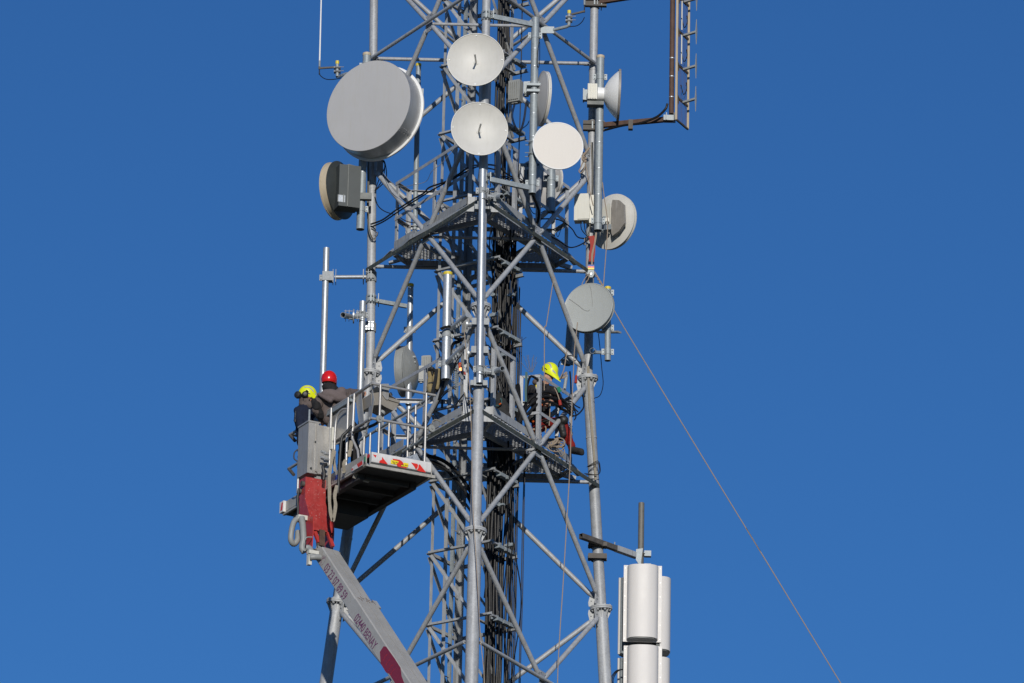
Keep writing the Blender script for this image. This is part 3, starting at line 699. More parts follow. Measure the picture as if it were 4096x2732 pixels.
lp = leg('R', c.z); b = MB(); b.box(lp+V((-.10, -.12, .10)), X*.07, YY*.05, Z*.10); b.box(lp+V((-.17, -.13, .10)), X*.012, YY*.07, Z*.11); build('cable_box', b, M['galvd'], wd)
# shallow dish on P9 pointing right-away
c = B(398, 888, -1.80); n = nrm(104, 0)
r_ = flat('shallow pale dish seen from its side behind the thick clamped pipe, upper right of centre', c, n, .48, 'cream', .05, 'grey_rad', .10, .01, 'cream', bolts=10)
for dz in (.17, .055): build('clamp_arm', MB().box(V((p9t.x+.03, -1.97, c.z+dz)), X*.16, YY*.09, Z*.022), M['galvd'], r_)
k_ = B(140, 825, -1.85); odu(r_, k_, V((-.45, -.9, 0)).normalized(), .11, .07, .20, 'hose', 5); odu(r_, B(235, 800, -1.8), V((0, -1, 0)), .05, .08, .11, 'galvd', 3, 'coupler')
for dx in (-.02, .0): build('cable', MB().path([k_+V((dx, -.03, -.22)), k_+V((dx-.04, -.05, -.5)), k_+V((.08+dx, -.05, -.78)), k_+V((.16+dx, 0, -.55)), k_+V((.2+dx, 0, -.2))], .009), M['black'], r_)
# dish between platforms pointing away behind P9
c = L3(640, 430, .35); n = nrm(168, 5)
r_ = flat('pale dish facing away, half hidden behind the pipe above the upper walkway', c, n, .44, 'cream', .06, 'grey_rad', .12, .01, 'cream', bolts=10, name='rear_dish_antenna')
odu(r_, c-n*.30+V((-.22, 0, .10)), V((0, -1, 0)), .08, .06, .17, 'hose', 5); odu(r_, c-n*.30+V((-.05, 0, .17)), V((0, -1, 0)), .12, .08, .10, 'boxd', 4, 'coupler')
q = mpipe('dark pipe behind the off-white speckled dish with an open lower end', L3(800, 250, -.02), L3(795, 780, -.02), .075, 'galvd', bands=(.3, .62), clamps=[(.8, X)])
c = L3(868, 400, .30); flat('small pale dish edge just right of the dark open ended pipe', c, nrm(115), .25, 'cream', .03, 'grey_rad', .06, .01, 'cream', bolts=8)
# left cream drum seen from behind with equipment box
c = C(300, 372, .95); n = nrm(-118)
r_ = flat('cream rimmed dish pointing left with a tall grey box on its back', c, n, .52, 'cream', .13, 'boxd', .10, .02, 'tan', bolts=12)
bc = C(422, 345, .62); b = MB(); b.box(bc, V((.19, .05, 0)), V((-.05, .13, 0)), Z*.40); b.box(bc+V((-.10, -.15, -.25)), X*.06, YY*.01, Z*.07)
b.box(bc+V((.02, -.155, .0)), X*.006, YY*.008, Z*.40)
build('equipment_box', b, M['boxd'], r_); build('hood_plate', MB().prism([C(340, 150, .55), C(440, 125, .55), C(530, 150, .6), C(530, 190, .62), C(470, 175, .55), C(360, 195, .55)], V((0, .25, 0))), M['boxd'], r_)
build('name_plate', MB().box(bc+V((-.085, -.163, -.26)), V((.06, .016, 0)), YY*.003, Z*.065), M['galv'], r_)
build('mount', MB().box(bc+V((.30, .08, -.12)), X*.14, YY*.05, Z*.06), M['boxd'], r_)
# right rear dish with brown back plate
c = K5(556, 1068, 1.32); n = nrm(140, 2)
r_ = flat('pale dish seen from behind with a brown back plate, right of the right leg', c, n, .505, 'cream', .05, 'cream', .10, .01, 'ivory', bolts=10)
o_ = c-n*.19; u = -n.cross(Z).normalized(); v = Z
pl = [(-.40, .18), (-.28, .30), (-.14, .34), (-.12, .26), (-.12, -.28), (-.15, -.36), (-.30, -.30), (-.42, -.18)]
build('back_plate', MB().prism([o_+u*x+v*y for x, y in pl], -n*.05), M['taupe'], r_)
pl = [(-.05, .30), (.18, .20), (.30, .08), (.30, 0), (-.05, -.28)]; build('light_plate', MB().prism([o_+u*x+v*y for x, y in pl], -n*.035), M['ivory'], r_)
pl = [(.22, .17), (.34, .06), (.34, -.02), (.22, -.12)]; build('side_wedge', MB().prism([o_-n*.036+u*x+v*y for x, y in pl], -n*.012), M['taupe'], r_)
odu(r_, K5(465, 1045, 1.05), V((0, -1, 0)), .035, .04, .035, 'ivory', 3, 'coupler'); build('mount', MB().beam(K5(400, 1130, .95), K5(560, 1120, 1.15), .06, .09), M['galvd'], r_); build('mount', MB().beam(K5(400, 1180, .95), K5(430, 1000, 1.15), .05, .05), M['galvd'], r_)
# white equipment box left of the right leg
c = L3(1185, 735, .95); r_ = thing('equipment_box', 'off-white electrical box mounted left of the right leg at the upper walkway', 'electrical box', c)
b = MB().box(c, V((.13, -.02, 0)), V((.012, .09, 0)), Z*.255); build('case', b, M['ivory'], r_)
build('lid', MB().box(c+V((.03, -.10, 0)), V((.105, -.016, 0)), V((.002, .012, 0)), Z*.24), M['ivory'], r_)
build('mount', MB().box(c+V((.17, .06, 0)), X*.05, YY*.06, Z*.27), M['ivory'], r_)
for j in range(3): build('cable', MB().path([c+V((-.02+.03*j, -.03, -.25)), c+V((.0+.03*j, -.04, -.42)), c+V((.10, -.05, -.55)), c+V((.16, -.03, -.62))], .009), M['bluew' if j == 1 else 'black'], r_)
# lower right grey dish
c = W(2353, 1229, .42); r_ = flat('smooth green-grey round dish below the walkway on the right leg', c, nrm(-21), .455, 'greyg', .06, 'greyg', .12, -.03, 'greyg', bolts=0, pipe=leg('R', c.z), rimr=.002)
n = nrm(-21); u = n.cross(Z).normalized()*-1
b = MB(); ps = [(-.36, .20), (-.2, .07), (-.10, -.02), (-.02, -.06), (.02, -.04)]; b.path([c+u*x+Z*y+n*(-.02+.028*((x*x+y*y)/.2)) for x, y in ps], .0022, n=4)
ps = [(.02, .42), (.05, .30), (.07, .1), (.07, .02)]; b.path([c+u*x+Z*y+n*(-.02+.028*((x*x+y*y)/.2)) for x, y in ps], .0018, n=4); build('surface_crease', b, M['taupe'], r_)
# left rear dish
c = E(1128, 530, 1.55); n = nrm(-105)
r_ = flat('pale shallow dish pointing left behind the walkway railing at left', c, n, .455, 'greyg', .14, 'hose', .16, .01, 'hose', bolts=10)
build('clamp_arm', MB().tube(E(1145, 398, 1.32), E(1260, 398, 1.32), .022), M['galvp'], r_); build('clamp_arm', MB().tube(E(1145, 445, 1.32), E(1260, 445, 1.32), .022), M['galvp'], r_)
odu(r_, E(1360, 470, 1.5), V((-.2, -.95, 0)).normalized(), .085, .07, .15, 'hose', 5)
odu(r_, E(1310, 555, 1.45), V((0, -1, 0)), .045, .05, .14, 'hose', 3, 'coupler')
# white slanted panel behind the right braces
c0, c1 = G(1135, 60, 1.5), G(1105, 420, 1.5)
b = MB(); b.box((c0+c1)/2, (c1-c0)/2, X*.07, YY*.05); pn = solo('slim_panel_antenna', b, M['white'], 'slim white panel antenna behind the braces below the grey round dish', 'panel antenna')
mpipe('grey pipe standing behind the braces left of the slim white panel', G(1085, -40, 1.45), G(1050, 470, 1.45), .058, 'galvd', clamps=[(.05, X)])
solo('equipment_rod', MB().tube(G(1045, 560, .7), G(1020, 720, .7), .03, n=16), M['galvp'], 'short bright tube beside the climber, behind the railing corner', 'tube')
# ---------------- sector panels lower right ----------------
post_t, post_b = I(1403, 157, 1.85), None
pb = I(1403, 157, 1.85); pb2 = V((pb.x, pb.y, I(1403, 1700, 1.85).z-2.5))
pp = mpipe('grey post rising above the white sector antennas at lower right', pb, pb2, .053, 'darkpost', clamps=[(.10, X)], name='antenna_post')
la, ra = I(928, 415, .80), I(1368, 572, 1.75)
ax = (ra-la).normalized(); arm1 = thing('crossarm', 'weathered square steel crossarm clamped to the right leg above the sector antennas', 'crossarm', la)
b = MB(); sd_ = ax.cross(Z).normalized()
t_ = .006
for s3 in (-1, 1): b.box((la+ra)/2+sd_*s3*.042, (ra-la)/2, sd_*.004, Z*.045); b.box((la+ra)/2+Z*s3*.041, (ra-la)/2, sd_*.037, Z*.004)
build('beam', b, M['darkst'], arm1); build('sleeve', MB().beam(la.lerp(ra, .62), la.lerp(ra, .99), .10, .098), M['mastd'], arm1)
lp = leg('R', la.lerp(ra, .32).z); collar(arm1, lp-Z*.02, .103, -YY, .07, 'darkst'); collar(arm1, lp-Z*.24, .103, -YY, .09, 'darkst')
b = MB(); b.prism([ra+V((-.02, -.08, .1)), ra+V((.10, -.08, .12)), ra+V((.06, -.08, -.22)), ra+V((-.02, -.08, -.1))], V((0, .02, 0)))
for dz in (.06, -.18): b.box(V((pb.x+.12, pb.y-.04, ra.z+dz)), X*.06, YY*.05, Z*.05); b.bolt(V((pb.x+.06, pb.y-.12, ra.z+dz)), YY, .012, .2)
build('joint_bracket', b, M['galvd'], arm1); b = MB()
for t in (.35, .60): b.tube(la.lerp(ra, t)+Z*.04, la.lerp(ra, t)+Z*.11, .012, n=8)
build('bolt', b, M['galv'], arm1)
def sector(label, ctr, az, h, wd_=.56, dome=.20, group='white sector antennas at lower right'):
    root = thing('sector_antenna', label, 'antenna', ctr, group); n = nrm(az); u = n.cross(Z).normalized()
    N_ = 18; pr = []
    for i in range(N_+1):
        a = math.pi*i/N_; pr.append(ctr+u*(wd_/2*.98)*math.cos(a)*(abs(math.cos(a))**-.25 if abs(math.cos(a)) > .05 else 1)*1+n*dome*math.sin(a)**.8)
    pr = [p+Z*(h/2) for p in pr]
    b = MB(); b.prism(pr, -Z*h); o = build('radome', b, M['panel'], root, sharp=50)
    build('end_cap', MB().prism([ctr+(p-ctr-Z*(h/2))*.90-Z*(h/2+.014) for p in pr], Z*.012), M['hose'], root)
    build('back_plate', MB().box(ctr-n*.018, u*(wd_/2+.055), n*.012, Z*(h/2+.035)), M['panel'], root)
    b = MB()
    for s3 in (-1, 1):
        for j in range(6): b.bolt(ctr+u*s3*(wd_/2+.03)+Z*(-h/2+.02+(h-.04)*j/5)-n*.008, n, .009, .006)
    build('rivet', b, M['white'], root, kind='stuff')
    for z_ in (-h*.3, h*.3): build('bracket', MB().box(ctr-n*.10+Z*z_, u*.09, n*.07, Z*.04), M['galvd'], root)
    build('side_channel', MB().box(ctr-n*.06, u*(wd_/2+.03), n*.028, Z*(h/2+.03)), M['galvd' if az < -50 else 'boxd'], root)
    return root
for (yt, yb, nm) in ((668, 1222, 'upper'), (1302, 1850, 'lower')):
    c = I(1411, (yt+yb)/2, 1.55); h = (yb-yt)/1.96/211
    sector(f'white rounded sector antenna facing the camera, {nm} tier of the lower right cluster', c, 0, h)
    c2 = V((W(2636, 2400, 1.9).x, 1.92, c.z-.12)); sector(f'white rounded sector antenna facing right, {nm} tier at lower right', c2, 97, h)
    c3 = V((W(2471, 2400, 2.0).x+.30, pb.y+.20, c.z-.13)); sector(f'white sector antenna showing its grey edge at left, {nm} tier at lower right', c3, -152, h)
    b = MB().tube(V((pb.x, pb.y, c.z-h/2-.16)), V((pb.x, pb.y, c.z-h/2-.06)), .085, n=18); solo('dark_cylinder', b, M['blackm'], f'dark cylinder in the gap under the {nm} tier of sector antennas', 'bracket')  # plain dark cylinder placed on the post to fill the gap below each tier
c = I(1240, 1480, 1.6)
for j in range(3): solo('jumper_cable', MB().path([c+V((.10-.02*j, 0, .05)), c+V((-.05-.02*j, -.02, .0)), c+V((-.13-.02*j, -.02, -.2)), c+V((.0, -.02, -.45-.05*j)), c+V((.12, 0, -.40))], .009), M['black'], 'black jumper cable looping left of the lower sector antennas', 'cable', 'jumper cables by the sector antennas')
# ---------------- rusty pipe frame and grid antenna, top right ----------------
rp_b, rp_t = B(1536, 985, .48), B(1575, -700, .48); rp_t.x = rp_b.x
rf = thing('pipe_frame', 'rusty brown pipe frame holding the grid antenna at top right', 'pipe frame', rp_b)
build('tube', MB().pipe(rp_b-Z*.08, rp_t, .046, n=20), M['rust'], rf)
for zpy, x0, y0, xm in ((30, 905, 62, 0), (1140, 925, 1172, 0)):
    lp = legat('R', zpy/2.24+2); q = B(1520, 1050 if zpy > 500 else -20, .56); q = V((rp_b.x+.02, .53, q.z)) if zpy > 500 else V((rp_b.x+.02, .53, B(1545, -22, .5).z))
    q.z = lp.z+(.04 if zpy < 500 else .12) if zpy < 500 else B(1500, 1068, .55).z
    build('boom', MB().beam(lp+V((.1, -.10, 0)), q, .075, .085), M['rust'], rf); collar(rf, lp, .078, X, .14, 'galvd')
    b = MB(); 
    for s3 in (-1, 1): b.box(V((q.x-.05, q.y+s3*.06, q.z)), X*.11, YY*.008, Z*.05); b.box(V((q.x+s3*.07-.04, q.y-.09, q.z)), X*.008, YY*.04, Z*.07)
    build('bracket', b, M['galvd'], rf)
    b = MB(); b.angle(lp+V((-.17, -.13, -.09)), lp+V((.22, -.13, -.09)), .09, .008, Z, YY); b.angle(lp+V((-.17, -.13, .02)), lp+V((.22, -.13, .02)), .07, .008, Z, YY); build('bracket', b, M['darkst'], rf)
b = MB()
for py in (525, 688, 873): q = B(1548, py, .48); ring(b, V((rp_b.x, .48, q.z)), Z, .046, .016, .003)
build('band', b, M['galv'], rf)
b = MB().path([B(940, 1165, .95), B(1100, 1125, .75), B(1250, 1105, .62), B(1400, 1050, .5), B(1480, 980, .42), B(1500, 930, .42)], .022, n=8); build('feeder', b, M['black'], rf)
build('hook_bracket', MB().box(B(1170, 1120, .62), X*.04, YY*.05, Z*.09), M['darkst'], rf)
ga = thing('grid_antenna', 'tall screen antenna of vertical rods with four arrow dipoles, far top right', 'antenna', B(1580, 1075, .25))
gb = B(1578, 1070, .22); e_ = V((.23, .44, 0)); en = e_.normalized(); gn = en.cross(Z).normalized()   # panel plane direction and outward normal
if gn.x < 0: gn = -gn
zt_ = gb.z+3.6
for t, nm in ((0, 'frame_side'), (1, 'frame_side')): build(nm, MB().box(gb+e_*t+Z*(1.8-.0), en*.006, gn*.02, Z*1.8), M['tan'], ga)
for j in range(1, 9): build('rod', MB().tube(gb+e_*(j/9), gb+e_*(j/9)+Z*3.6, .004, n=6), M['rust'], ga)
build('frame_end', MB().beam(gb, gb+e_, .03, .03), M['darkst'], ga)
zs = [B(1640, y, .42).z for y in (925, 630, 325, 25, -275)]
for k_, z_ in enumerate(zs):
    p = V((gb.x, gb.y, z_+.02))
    build('crosspiece', MB().beam(p+Z*.03-gn*.012, p+e_+Z*.03-gn*.012, .035, .035), M['darkst'], ga)
    m_ = p+e_*.5+gn*.02; tip = m_+gn*.24+V((.0, -.02, .02))
    build('dipole_arm', MB().beam(m_, tip, .05, .035), M['hose'], ga)
    b = MB(); u = V((-gn.y, gn.x, 0)); b.prism([tip+V((0, 0, .245)), tip+u*.03, tip-Z*.245, tip-u*.03], gn*.012); build('dipole', b, M['hose'], ga)
    b = MB()
    for j in range(7): b.beam(p+en*(.02+.012*j)+Z*(.13-.012*j), p+en*(.02+.012*j)+Z*(-.02-.012*j), .008, .006, up=gn)
    build('balun', b, M['darkst'], ga)
    if k_ < 4:
        c0_ = p+e_*.25+gn*.04; build('cable', MB().path([c0_+e_*.4+Z*.42, c0_+e_*.45+Z*.30, c0_+e_*.1+Z*.12+gn*.02, c0_-e_*.05+Z*.28], .008), M['black'], ga)
        if k_ in (1, 3, 2): build('power_divider', MB().tube(c0_+Z*.05-e_*.02, c0_+Z*.62-e_*.02, .013, n=8), M['cream'], ga)
# ---------------- whips ----------------
def whip(label, base, top, arm_pts, polebot, poletop, cable, elbow):
    root = thing('whip_antenna', label, 'whip antenna', base)
    build('rod', MB().tube(base, top, .015, .008, n=10), M['white'], root); build('ferrule', MB().tube(base-Z*.02, base+Z*.10, .018, n=10), M['galvd'], root)
    build('stem', MB().tube(base-Z*.17, base-Z*.02, .010, n=8), M['blackm'], root)
    build('arm', MB().beam(*arm_pts, .03, .03), M['darkst'], root)
    build('stub_pole', MB().tube(polebot, poletop, .03, n=14), M['galvd'], root)
    build('cap', MB().tube(poletop-Z*.01, poletop+Z*.05, .034, n=14), M['yellow'], root)
    b = MB()
    for t in (.35, .65): q = polebot.lerp(poletop, t); b.box(q, X*.06, YY*.045, Z*.015); b.bolt(q+V((-.05, -.06, 0)), X, .006, .17)
    build('clamp', b, M['mastd'], root); build('elbow', MB().path([polebot+Z*.03, polebot]+elbow, .03, n=10, smooth=0), M['galvd'], root)
    build('cable', MB().path(cable, .008), M['black'], root); return root
wb = A(175, 590, .55); wt = V((wb.x-.03, .55, wb.z+3.4))
whip('thin white whip antenna on a small arm left of the big drum dish', wb, wt, (A(165, 612, .55), A(318, 602, .58)), A(334, 685, .6), A(334, 570, .6), [A(175, 655, .55), A(185, 680, .55), A(230, 708, .57), A(290, 712, .6), A(370, 700, .75)], [A(365, 680, .75), A(420, 660, 1.0)])
wb = B(757, 35, -.75); wt = V((wb.x, -.75, wb.z+3))
whip('white whip antenna beside the right leg, cut by the top of the picture', wb, wt, (B(762, 100, -.75), B(640, 130, -.7)), B(617, 228, -.7), B(620, 118, -.7), [B(757, 155, -.75), B(735, 195, -.75), B(690, 230, -.7), B(620, 240, -.65), B(480, 270, -.6)], [B(600, 238, -.68), B(480, 268, -.62)])
build('joint_plate', MB().box(B(425, 268, -.62), X*.12, YY*.008, Z*.065), M['galvd'], mast)
# ---------------- boom lift: basket, jib, boom ----------------
e1 = V((.902, .431, 0)); e2 = V((-.478, .878, 0)); BO = E(848, 1262, -2.2)
def Bk(a, b, h): return BO+e1*a+e2*b+Z*h
def onpl(q, P, N): d = q-CAM; return CAM+d*((P-CAM).dot(N)/d.dot(N))
lift = thing('boom_lift', 'aerial work platform with grey basket, red jib and long grey boom, lower left', 'boom lift', Bk(0, 1.5, 0))
BA, BB = 1.12, 3.02
b = MB(); b.cm = 0
pr = [(-.09, 0), (-.09, -.135), (-.075, -.17), (-.045, -.185), (.0, -.185), (.0, 0)]
b.prism([BO+Z.cross(e1)*y+Z*z for y, z in pr], e1*BA); build('bumper', b, M['swhite'], lift)
# hazard marks and label on the bumper: flat prints in front of it
en1 = e1.cross(Z); ef = Z.cross(e1)
fp = lambda x, y: onpl(L1(x, y, -2.2), BO-ef*.0925, en1)
def decal(name, pts, m_, par, f=fp, th=None): return build(name, MB().prism([f(*p) for p in pts], ef*-.001 if th is None else th), M[m_], par)
bump = lift.children[0] if lift.children else lift
bump = [o for o in bpy.data.objects if o.name.startswith('bumper')][0]
decal('hazard_mark', [(325, 295), (440, 320), (410, 400)], 'sred', bump)
decal('hazard_mark', [(612, 368), (795, 605), (525, 550), (530, 510), (555, 480), (608, 462)], 'sred', bump)
decal('hazard_mark', [(935, 425), (1160, 462), (1220, 500), (1270, 550), (1290, 600), (1215, 640), (1190, 668), (1290, 690), (1375, 700), (1395, 735), (1120, 682), (1060, 600), (1110, 570), (1140, 510), (960, 470)], 'sred', bump)
decal('hazard_mark', [(1522, 548), (1600, 566), (1720, 590), (1745, 640), (1725, 710), (1680, 755)], 'sred', bump)
decal('hazard_mark', [(1765, 608), (1800, 612), (1992, 858), (1850, 840), (1715, 798), (1700, 780), (1745, 730)], 'sred', bump)
f2 = lambda x, y: onpl(L1(x, y, -2.2), BO-ef*.0915, en1)
decal('load_label', [(893, 463), (1137, 508), (1100, 600), (1050, 615), (888, 580)], 'syel', bump, f2, ef*-.0005); decal('load_label', [(1310, 553), (1442, 578), (1430, 697), (1175, 650), (1215, 625)], 'syel', bump, f2, ef*-.0005)
def text(s, p, xd, yd, size, m_, par, sx=1, bold=.0, ext=.0015, name='lettering'):
    cu = bpy.data.curves.new(name, 'FONT'); cu.body = s; cu.size = 1; cu.extrude = 0; cu.offset = bold
    o = bpy.data.objects.new(name, cu); col.objects.link(o); dg = bpy.context.evaluated_depsgraph_get(); me = bpy.data.meshes.new_from_object(o.evaluated_get(dg))
    bpy.data.objects.remove(o); xd = xd.normalized(); yd = yd.normalized(); nn_ = xd.cross(yd)
    mm = MB(); mm.v = [p+xd*(v.co.x*size*sx)+yd*(v.co.y*size)+nn_*ext for v in me.vertices]; mm.f = [tuple(f.vertices) for f in me.polygons]; mm.m = [0]*len(mm.f)
    return build(name, mm, M[m_], par)
text('Max. 360', f2(930, 540)-ef*.003, e1+Z*-.02, Z, .028, 'ink', bump, 1, .02); text('Max. 400 N', f2(1215, 628)-ef*.003, e1, Z, .028, 'ink', bump, 1, .02)
text('1200', f2(960, 590)-ef*.003, e1, Z, .02, 'ink', bump, 1, .02)
# lip frame, side skirts, far end
b = MB(); b.box(Bk(BA/2, .0, -.235)-e2*.06, e1*(BA/2+.09), e2*.012, Z*.026); build('lip', b, M['pan'], lift)
for a_ in (-.06, BA+.05):
    build('side_skirt', MB().box(Bk(a_, BB/2, -.10), e2*(BB/2), e1*.012, Z*.09), M['pan'], lift); build('side_lip', MB().box(Bk(a_, BB/2, -.225), e2*(BB/2+.04), e1*.022, Z*.018), M['pan'], lift)
sk = [o for o in bpy.data.objects if o.name == 'side_skirt'][0]
P_ = Bk(-.0745, 1, 0); f3 = lambda x, y: onpl(K3(x, y, -1.8), P_, e1)
decal('hazard_panel', [(872, 372), (1015, 280), (1010, 345), (868, 428)], 'swhite', sk, f3, e1*-.001)
f4 = lambda x, y: onpl(K3(x, y, -1.8), P_-e1*.0025, e1)
decal('hazard_mark', [(932, 335), (998, 290), (1005, 335), (950, 375)], 'sred', sk, f4, e1*-.001); decal('hazard_mark', [(868, 390), (885, 385), (883, 408), (866, 415)], 'sred', sk, f4, e1*-.001)
decal('sticker', [(643, 490), (697, 458), (690, 520), (638, 555)], 'blue', sk, f4, e1*-.001)
decal('corner_mark', [(1065, 210), (1090, 205), (1100, 235), (1062, 262)], 'sred', sk, f4, e1*-.001)
build('corner_light', MB().box(Bk(-.095, -.02, -.13), e2*.012, e1*.01, Z*.045), M['green'], lift)
b = MB(); b.box(Bk(BA/2, BB/2, -.03), e1*(BA/2+.03), e2*(BB/2), Z*.012); build('floor', b, M['grate'], lift)
b = MB()
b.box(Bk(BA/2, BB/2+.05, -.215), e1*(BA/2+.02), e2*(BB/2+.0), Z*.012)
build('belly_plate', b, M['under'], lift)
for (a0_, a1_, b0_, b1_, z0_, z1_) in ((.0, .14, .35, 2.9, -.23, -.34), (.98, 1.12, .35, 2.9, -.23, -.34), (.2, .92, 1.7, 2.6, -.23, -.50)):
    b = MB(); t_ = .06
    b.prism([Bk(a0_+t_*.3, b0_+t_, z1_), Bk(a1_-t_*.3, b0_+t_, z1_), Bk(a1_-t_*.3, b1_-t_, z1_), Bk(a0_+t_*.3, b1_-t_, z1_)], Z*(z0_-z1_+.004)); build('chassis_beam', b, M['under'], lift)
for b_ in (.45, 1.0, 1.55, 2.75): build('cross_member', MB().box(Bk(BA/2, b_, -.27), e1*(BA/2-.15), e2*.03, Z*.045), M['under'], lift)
build('gusset_plate', MB().prism([Bk(-.05, .45, -.23), Bk(-.05, .5, -.30), Bk(.25, .5, -.34), Bk(.3, .45, -.23)], e2*.012), M['pan'], lift)
build('end_bumper', MB().box(Bk(-.02, BB+.02, -.10), e1*.10, e2*.07, Z*.10), M['swhite'], lift)
eb = [o for o in bpy.data.objects if o.name == 'end_bumper'][0]
build('hazard_mark', MB().prism([Bk(-.122, BB+.05, -.17), Bk(-.122, BB-.02, -.17), Bk(-.122, BB-.04, -.03), Bk(-.122, BB+.01, -.03)], -e1*.001), M['sred'], eb)
# railings
HT, HM = 1.26, .63
def rl(pts, r=.024, m_='steel', nm='guard_rail', sm=0): return build(nm, MB().path(pts, r, n=12, smooth=sm), M[m_], lift)
rl([Bk(-.02, -.02, HT), Bk(1.20, -.02, HT)]); rl([Bk(-.02, -.02, HM), Bk(1.18, -.02, HM)])
rl([Bk(0, .0, HT), Bk(0, 3.06, HT)], .028); rl([Bk(0, .0, HM), Bk(0, .75, HM)], .026); rl([Bk(0, .78, HM), Bk(0, 2.0, HM)], .022); rl([Bk(0, 2.4, HM), Bk(0, 3.06, HM)], .026)
rl([Bk(1.17, .0, HT), Bk(1.17, 2.7, HT)], .024, 'galvd'); rl([Bk(1.14, .15, .55), Bk(1.14, 1.0, .53)], .024, 'galvd'); rl([Bk(0, 3.03, HT), Bk(1.17, 3.03, HT)], .024, 'galvd')
for a_, b_ in ((.15, -.03), (1.02, -.03)): rl([Bk(a_, b_, 0), Bk(a_, b_, HT)], .021, nm='rail_post')
for b_ in (.86, .6, 1.57, 2.27, 2.5): rl([Bk(1.15, b_, -.02), Bk(1.15, b_, HT)], .020, nm='rail_post')
for b_ in (1.45, .82): rl([Bk(-.02, b_, 0), Bk(-.02, b_, HT)], .024, nm='rail_post')
rl([Bk(-.02, .60, HT), Bk(-.03, .60, .66), Bk(-.02, .62, .45), Bk(-.0, .44, .18), Bk(.0, .40, -.02)], .023, nm='rail_post')
rl([Bk(-.02, .84, 1.06), Bk(-.05, .95, 1.08), Bk(-.07, 1.07, 1.04), Bk(-.08, 1.14, .90), Bk(-.08, 1.16, .5), Bk(-.06, 1.16, -.02), Bk(-.05, 1.1, -.1), Bk(-.03, .95, -.1)], .020, nm='handle', sm=4)
rl([Bk(1.13, 1.4, .52), Bk(1.11, 1.2, .50), Bk(1.10, 1.12, .38), Bk(1.10, 1.12, 0)], .018, nm='handle', sm=4)
rl([Bk(-.02, .62, .58), Bk(-.02, .82, .56)], .02); rl([Bk(-.02, .62, .25), Bk(-.02, .82, .25)], .02)
b = MB()
for q in ((0, .02, HT), (0, .75, HT), (0, .02, HM), (0, .76, HM)): b.tube(Bk(*q)-e2*.02, Bk(*q)+e2*.02, .036, n=14)
for q in ((.13, -.055, HM), (1.12, -.055, HM)): b.tube(Bk(*q)-e2*.02, Bk(*q)+e2*.02, .062, n=18); b.bolt(Bk(*q)-e2*.02, -e2, .016, .014)
for q in ((1.17, .45, HT), (1.17, 2.05, HT), (1.14, .75, .54)): b.tube(Bk(*q)-e2*.02, Bk(*q)+e2*.02, .038, n=14)
build('rail_collar', b, M['hose'], lift, kind='stuff')
build('side_sheet', MB().box(Bk(.035, 1.17, .88), e2*.50, e1*.004, Z*.32), M['alu'], lift)
build('top_channel', MB().box(Bk(.0, 1.42, 1.22), e2*.68, e1*.022, Z*.05), M['galvd'], lift)
build('bracket_plate', MB().prism([Bk(.01, .62, 1.2), Bk(.01, .40, 1.22), Bk(.01, .25, .55), Bk(.01, .42, .60), Bk(.01, .50, .82)], e1*.01), M['alu'], lift)
build('bracket_plate', MB().prism([Bk(.06, .10, 1.22), Bk(.06, .02, 1.0), Bk(.06, .10, .72), Bk(.06, .30, .42), Bk(.06, .22, .66), Bk(.06, .20, 1.0)], e1*.01), M['alu'], lift)
# console
cp = Bk(.0, .10, 0); fc = lambda x, y: onpl(K2(x, y, -2.0), cp, e2)
con = build('control_console', MB().prism([fc(*p) for p in ((250, 330), (440, 300), (548, 320), (560, 440), (752, 482), (748, 510), (640, 640), (478, 560), (440, 530), (250, 545))][::-1], e2*.42), M['console'], lift)
build('console_lid', MB().prism([fc(*p)-e2*.01 for p in ((350, 200), (430, 160), (550, 158), (570, 215), (552, 300), (440, 305))][::-1], e2*.30), M['hose'], con)
build('console_wing', MB().prism([fc(*p)-e2*.02 for p in ((440, 300), (555, 290), (548, 440), (520, 452), (490, 430), (440, 360))][::-1], e2*.012), M['alu'], con)
build('joystick', MB().tube(fc(600, 375), fc(575, 320), .035, .03, n=12), M['blackm'], con); build('conduit', MB().tube(fc(430, 740)+e2*.1, fc(492, 650)+e2*.1, .045, n=14), M['blackm'], con); build('gland', MB().tube(fc(480, 665)+e2*.1, fc(505, 630)+e2*.1, .052, n=14), M['hose'], con)
build('console_hinge', MB().beam(fc(555, 430)-e2*.012, fc(750, 485)-e2*.012, .02, .05), M['console'], con)
# cabinet
Yc = -1.14; c0_ = E(303, 978, Yc); c1_ = E(290, 1432, Yc); hh = c0_.z-c1_.z
cab = build('cabinet', MB().box(c0_+e1*.09+e2*.19-Z*hh/2, e1*.09, e2*.19, Z*hh/2), M['alu'], lift)
build('cabinet_section', MB().box(c0_+e1*.30+e2*.19-Z*(hh/2+.0), e1*.118, e2*.17, Z*(hh/2-.02)), M['alu'], lift)
build('cabinet_lid', MB().box(c0_+e1*.10+e2*.19+Z*.012, e1*.115, e2*.20, Z*.014), M['alu'], cab)
build('cabinet_flange', MB().box(c0_+e1*.16-e2*.012-Z*hh*.48, e1*.02, e2*.012, Z*hh*.48), M['alu'], cab)
build('fitting', MB().box(c0_+e1*.45-e2*.01-Z*.24, e1*.035, e2*.05, Z*.20), M['ivory'], lift)
b = MB()
for x, y in ((362, 1160), (320, 1395), (362, 1418)): q = onpl(E(x, y, Yc), c0_-e2*.01, e2); b.bolt(q, -e2, .018, .02)
build('cabinet_knob', b, M['boxd'], cab, kind='stuff')
build('antenna_stub', MB().tube(c0_+e1*.03+e2*.05, c0_+e1*.03+e2*.05+Z*.24, .018, n=10), M['galvd'], cab)
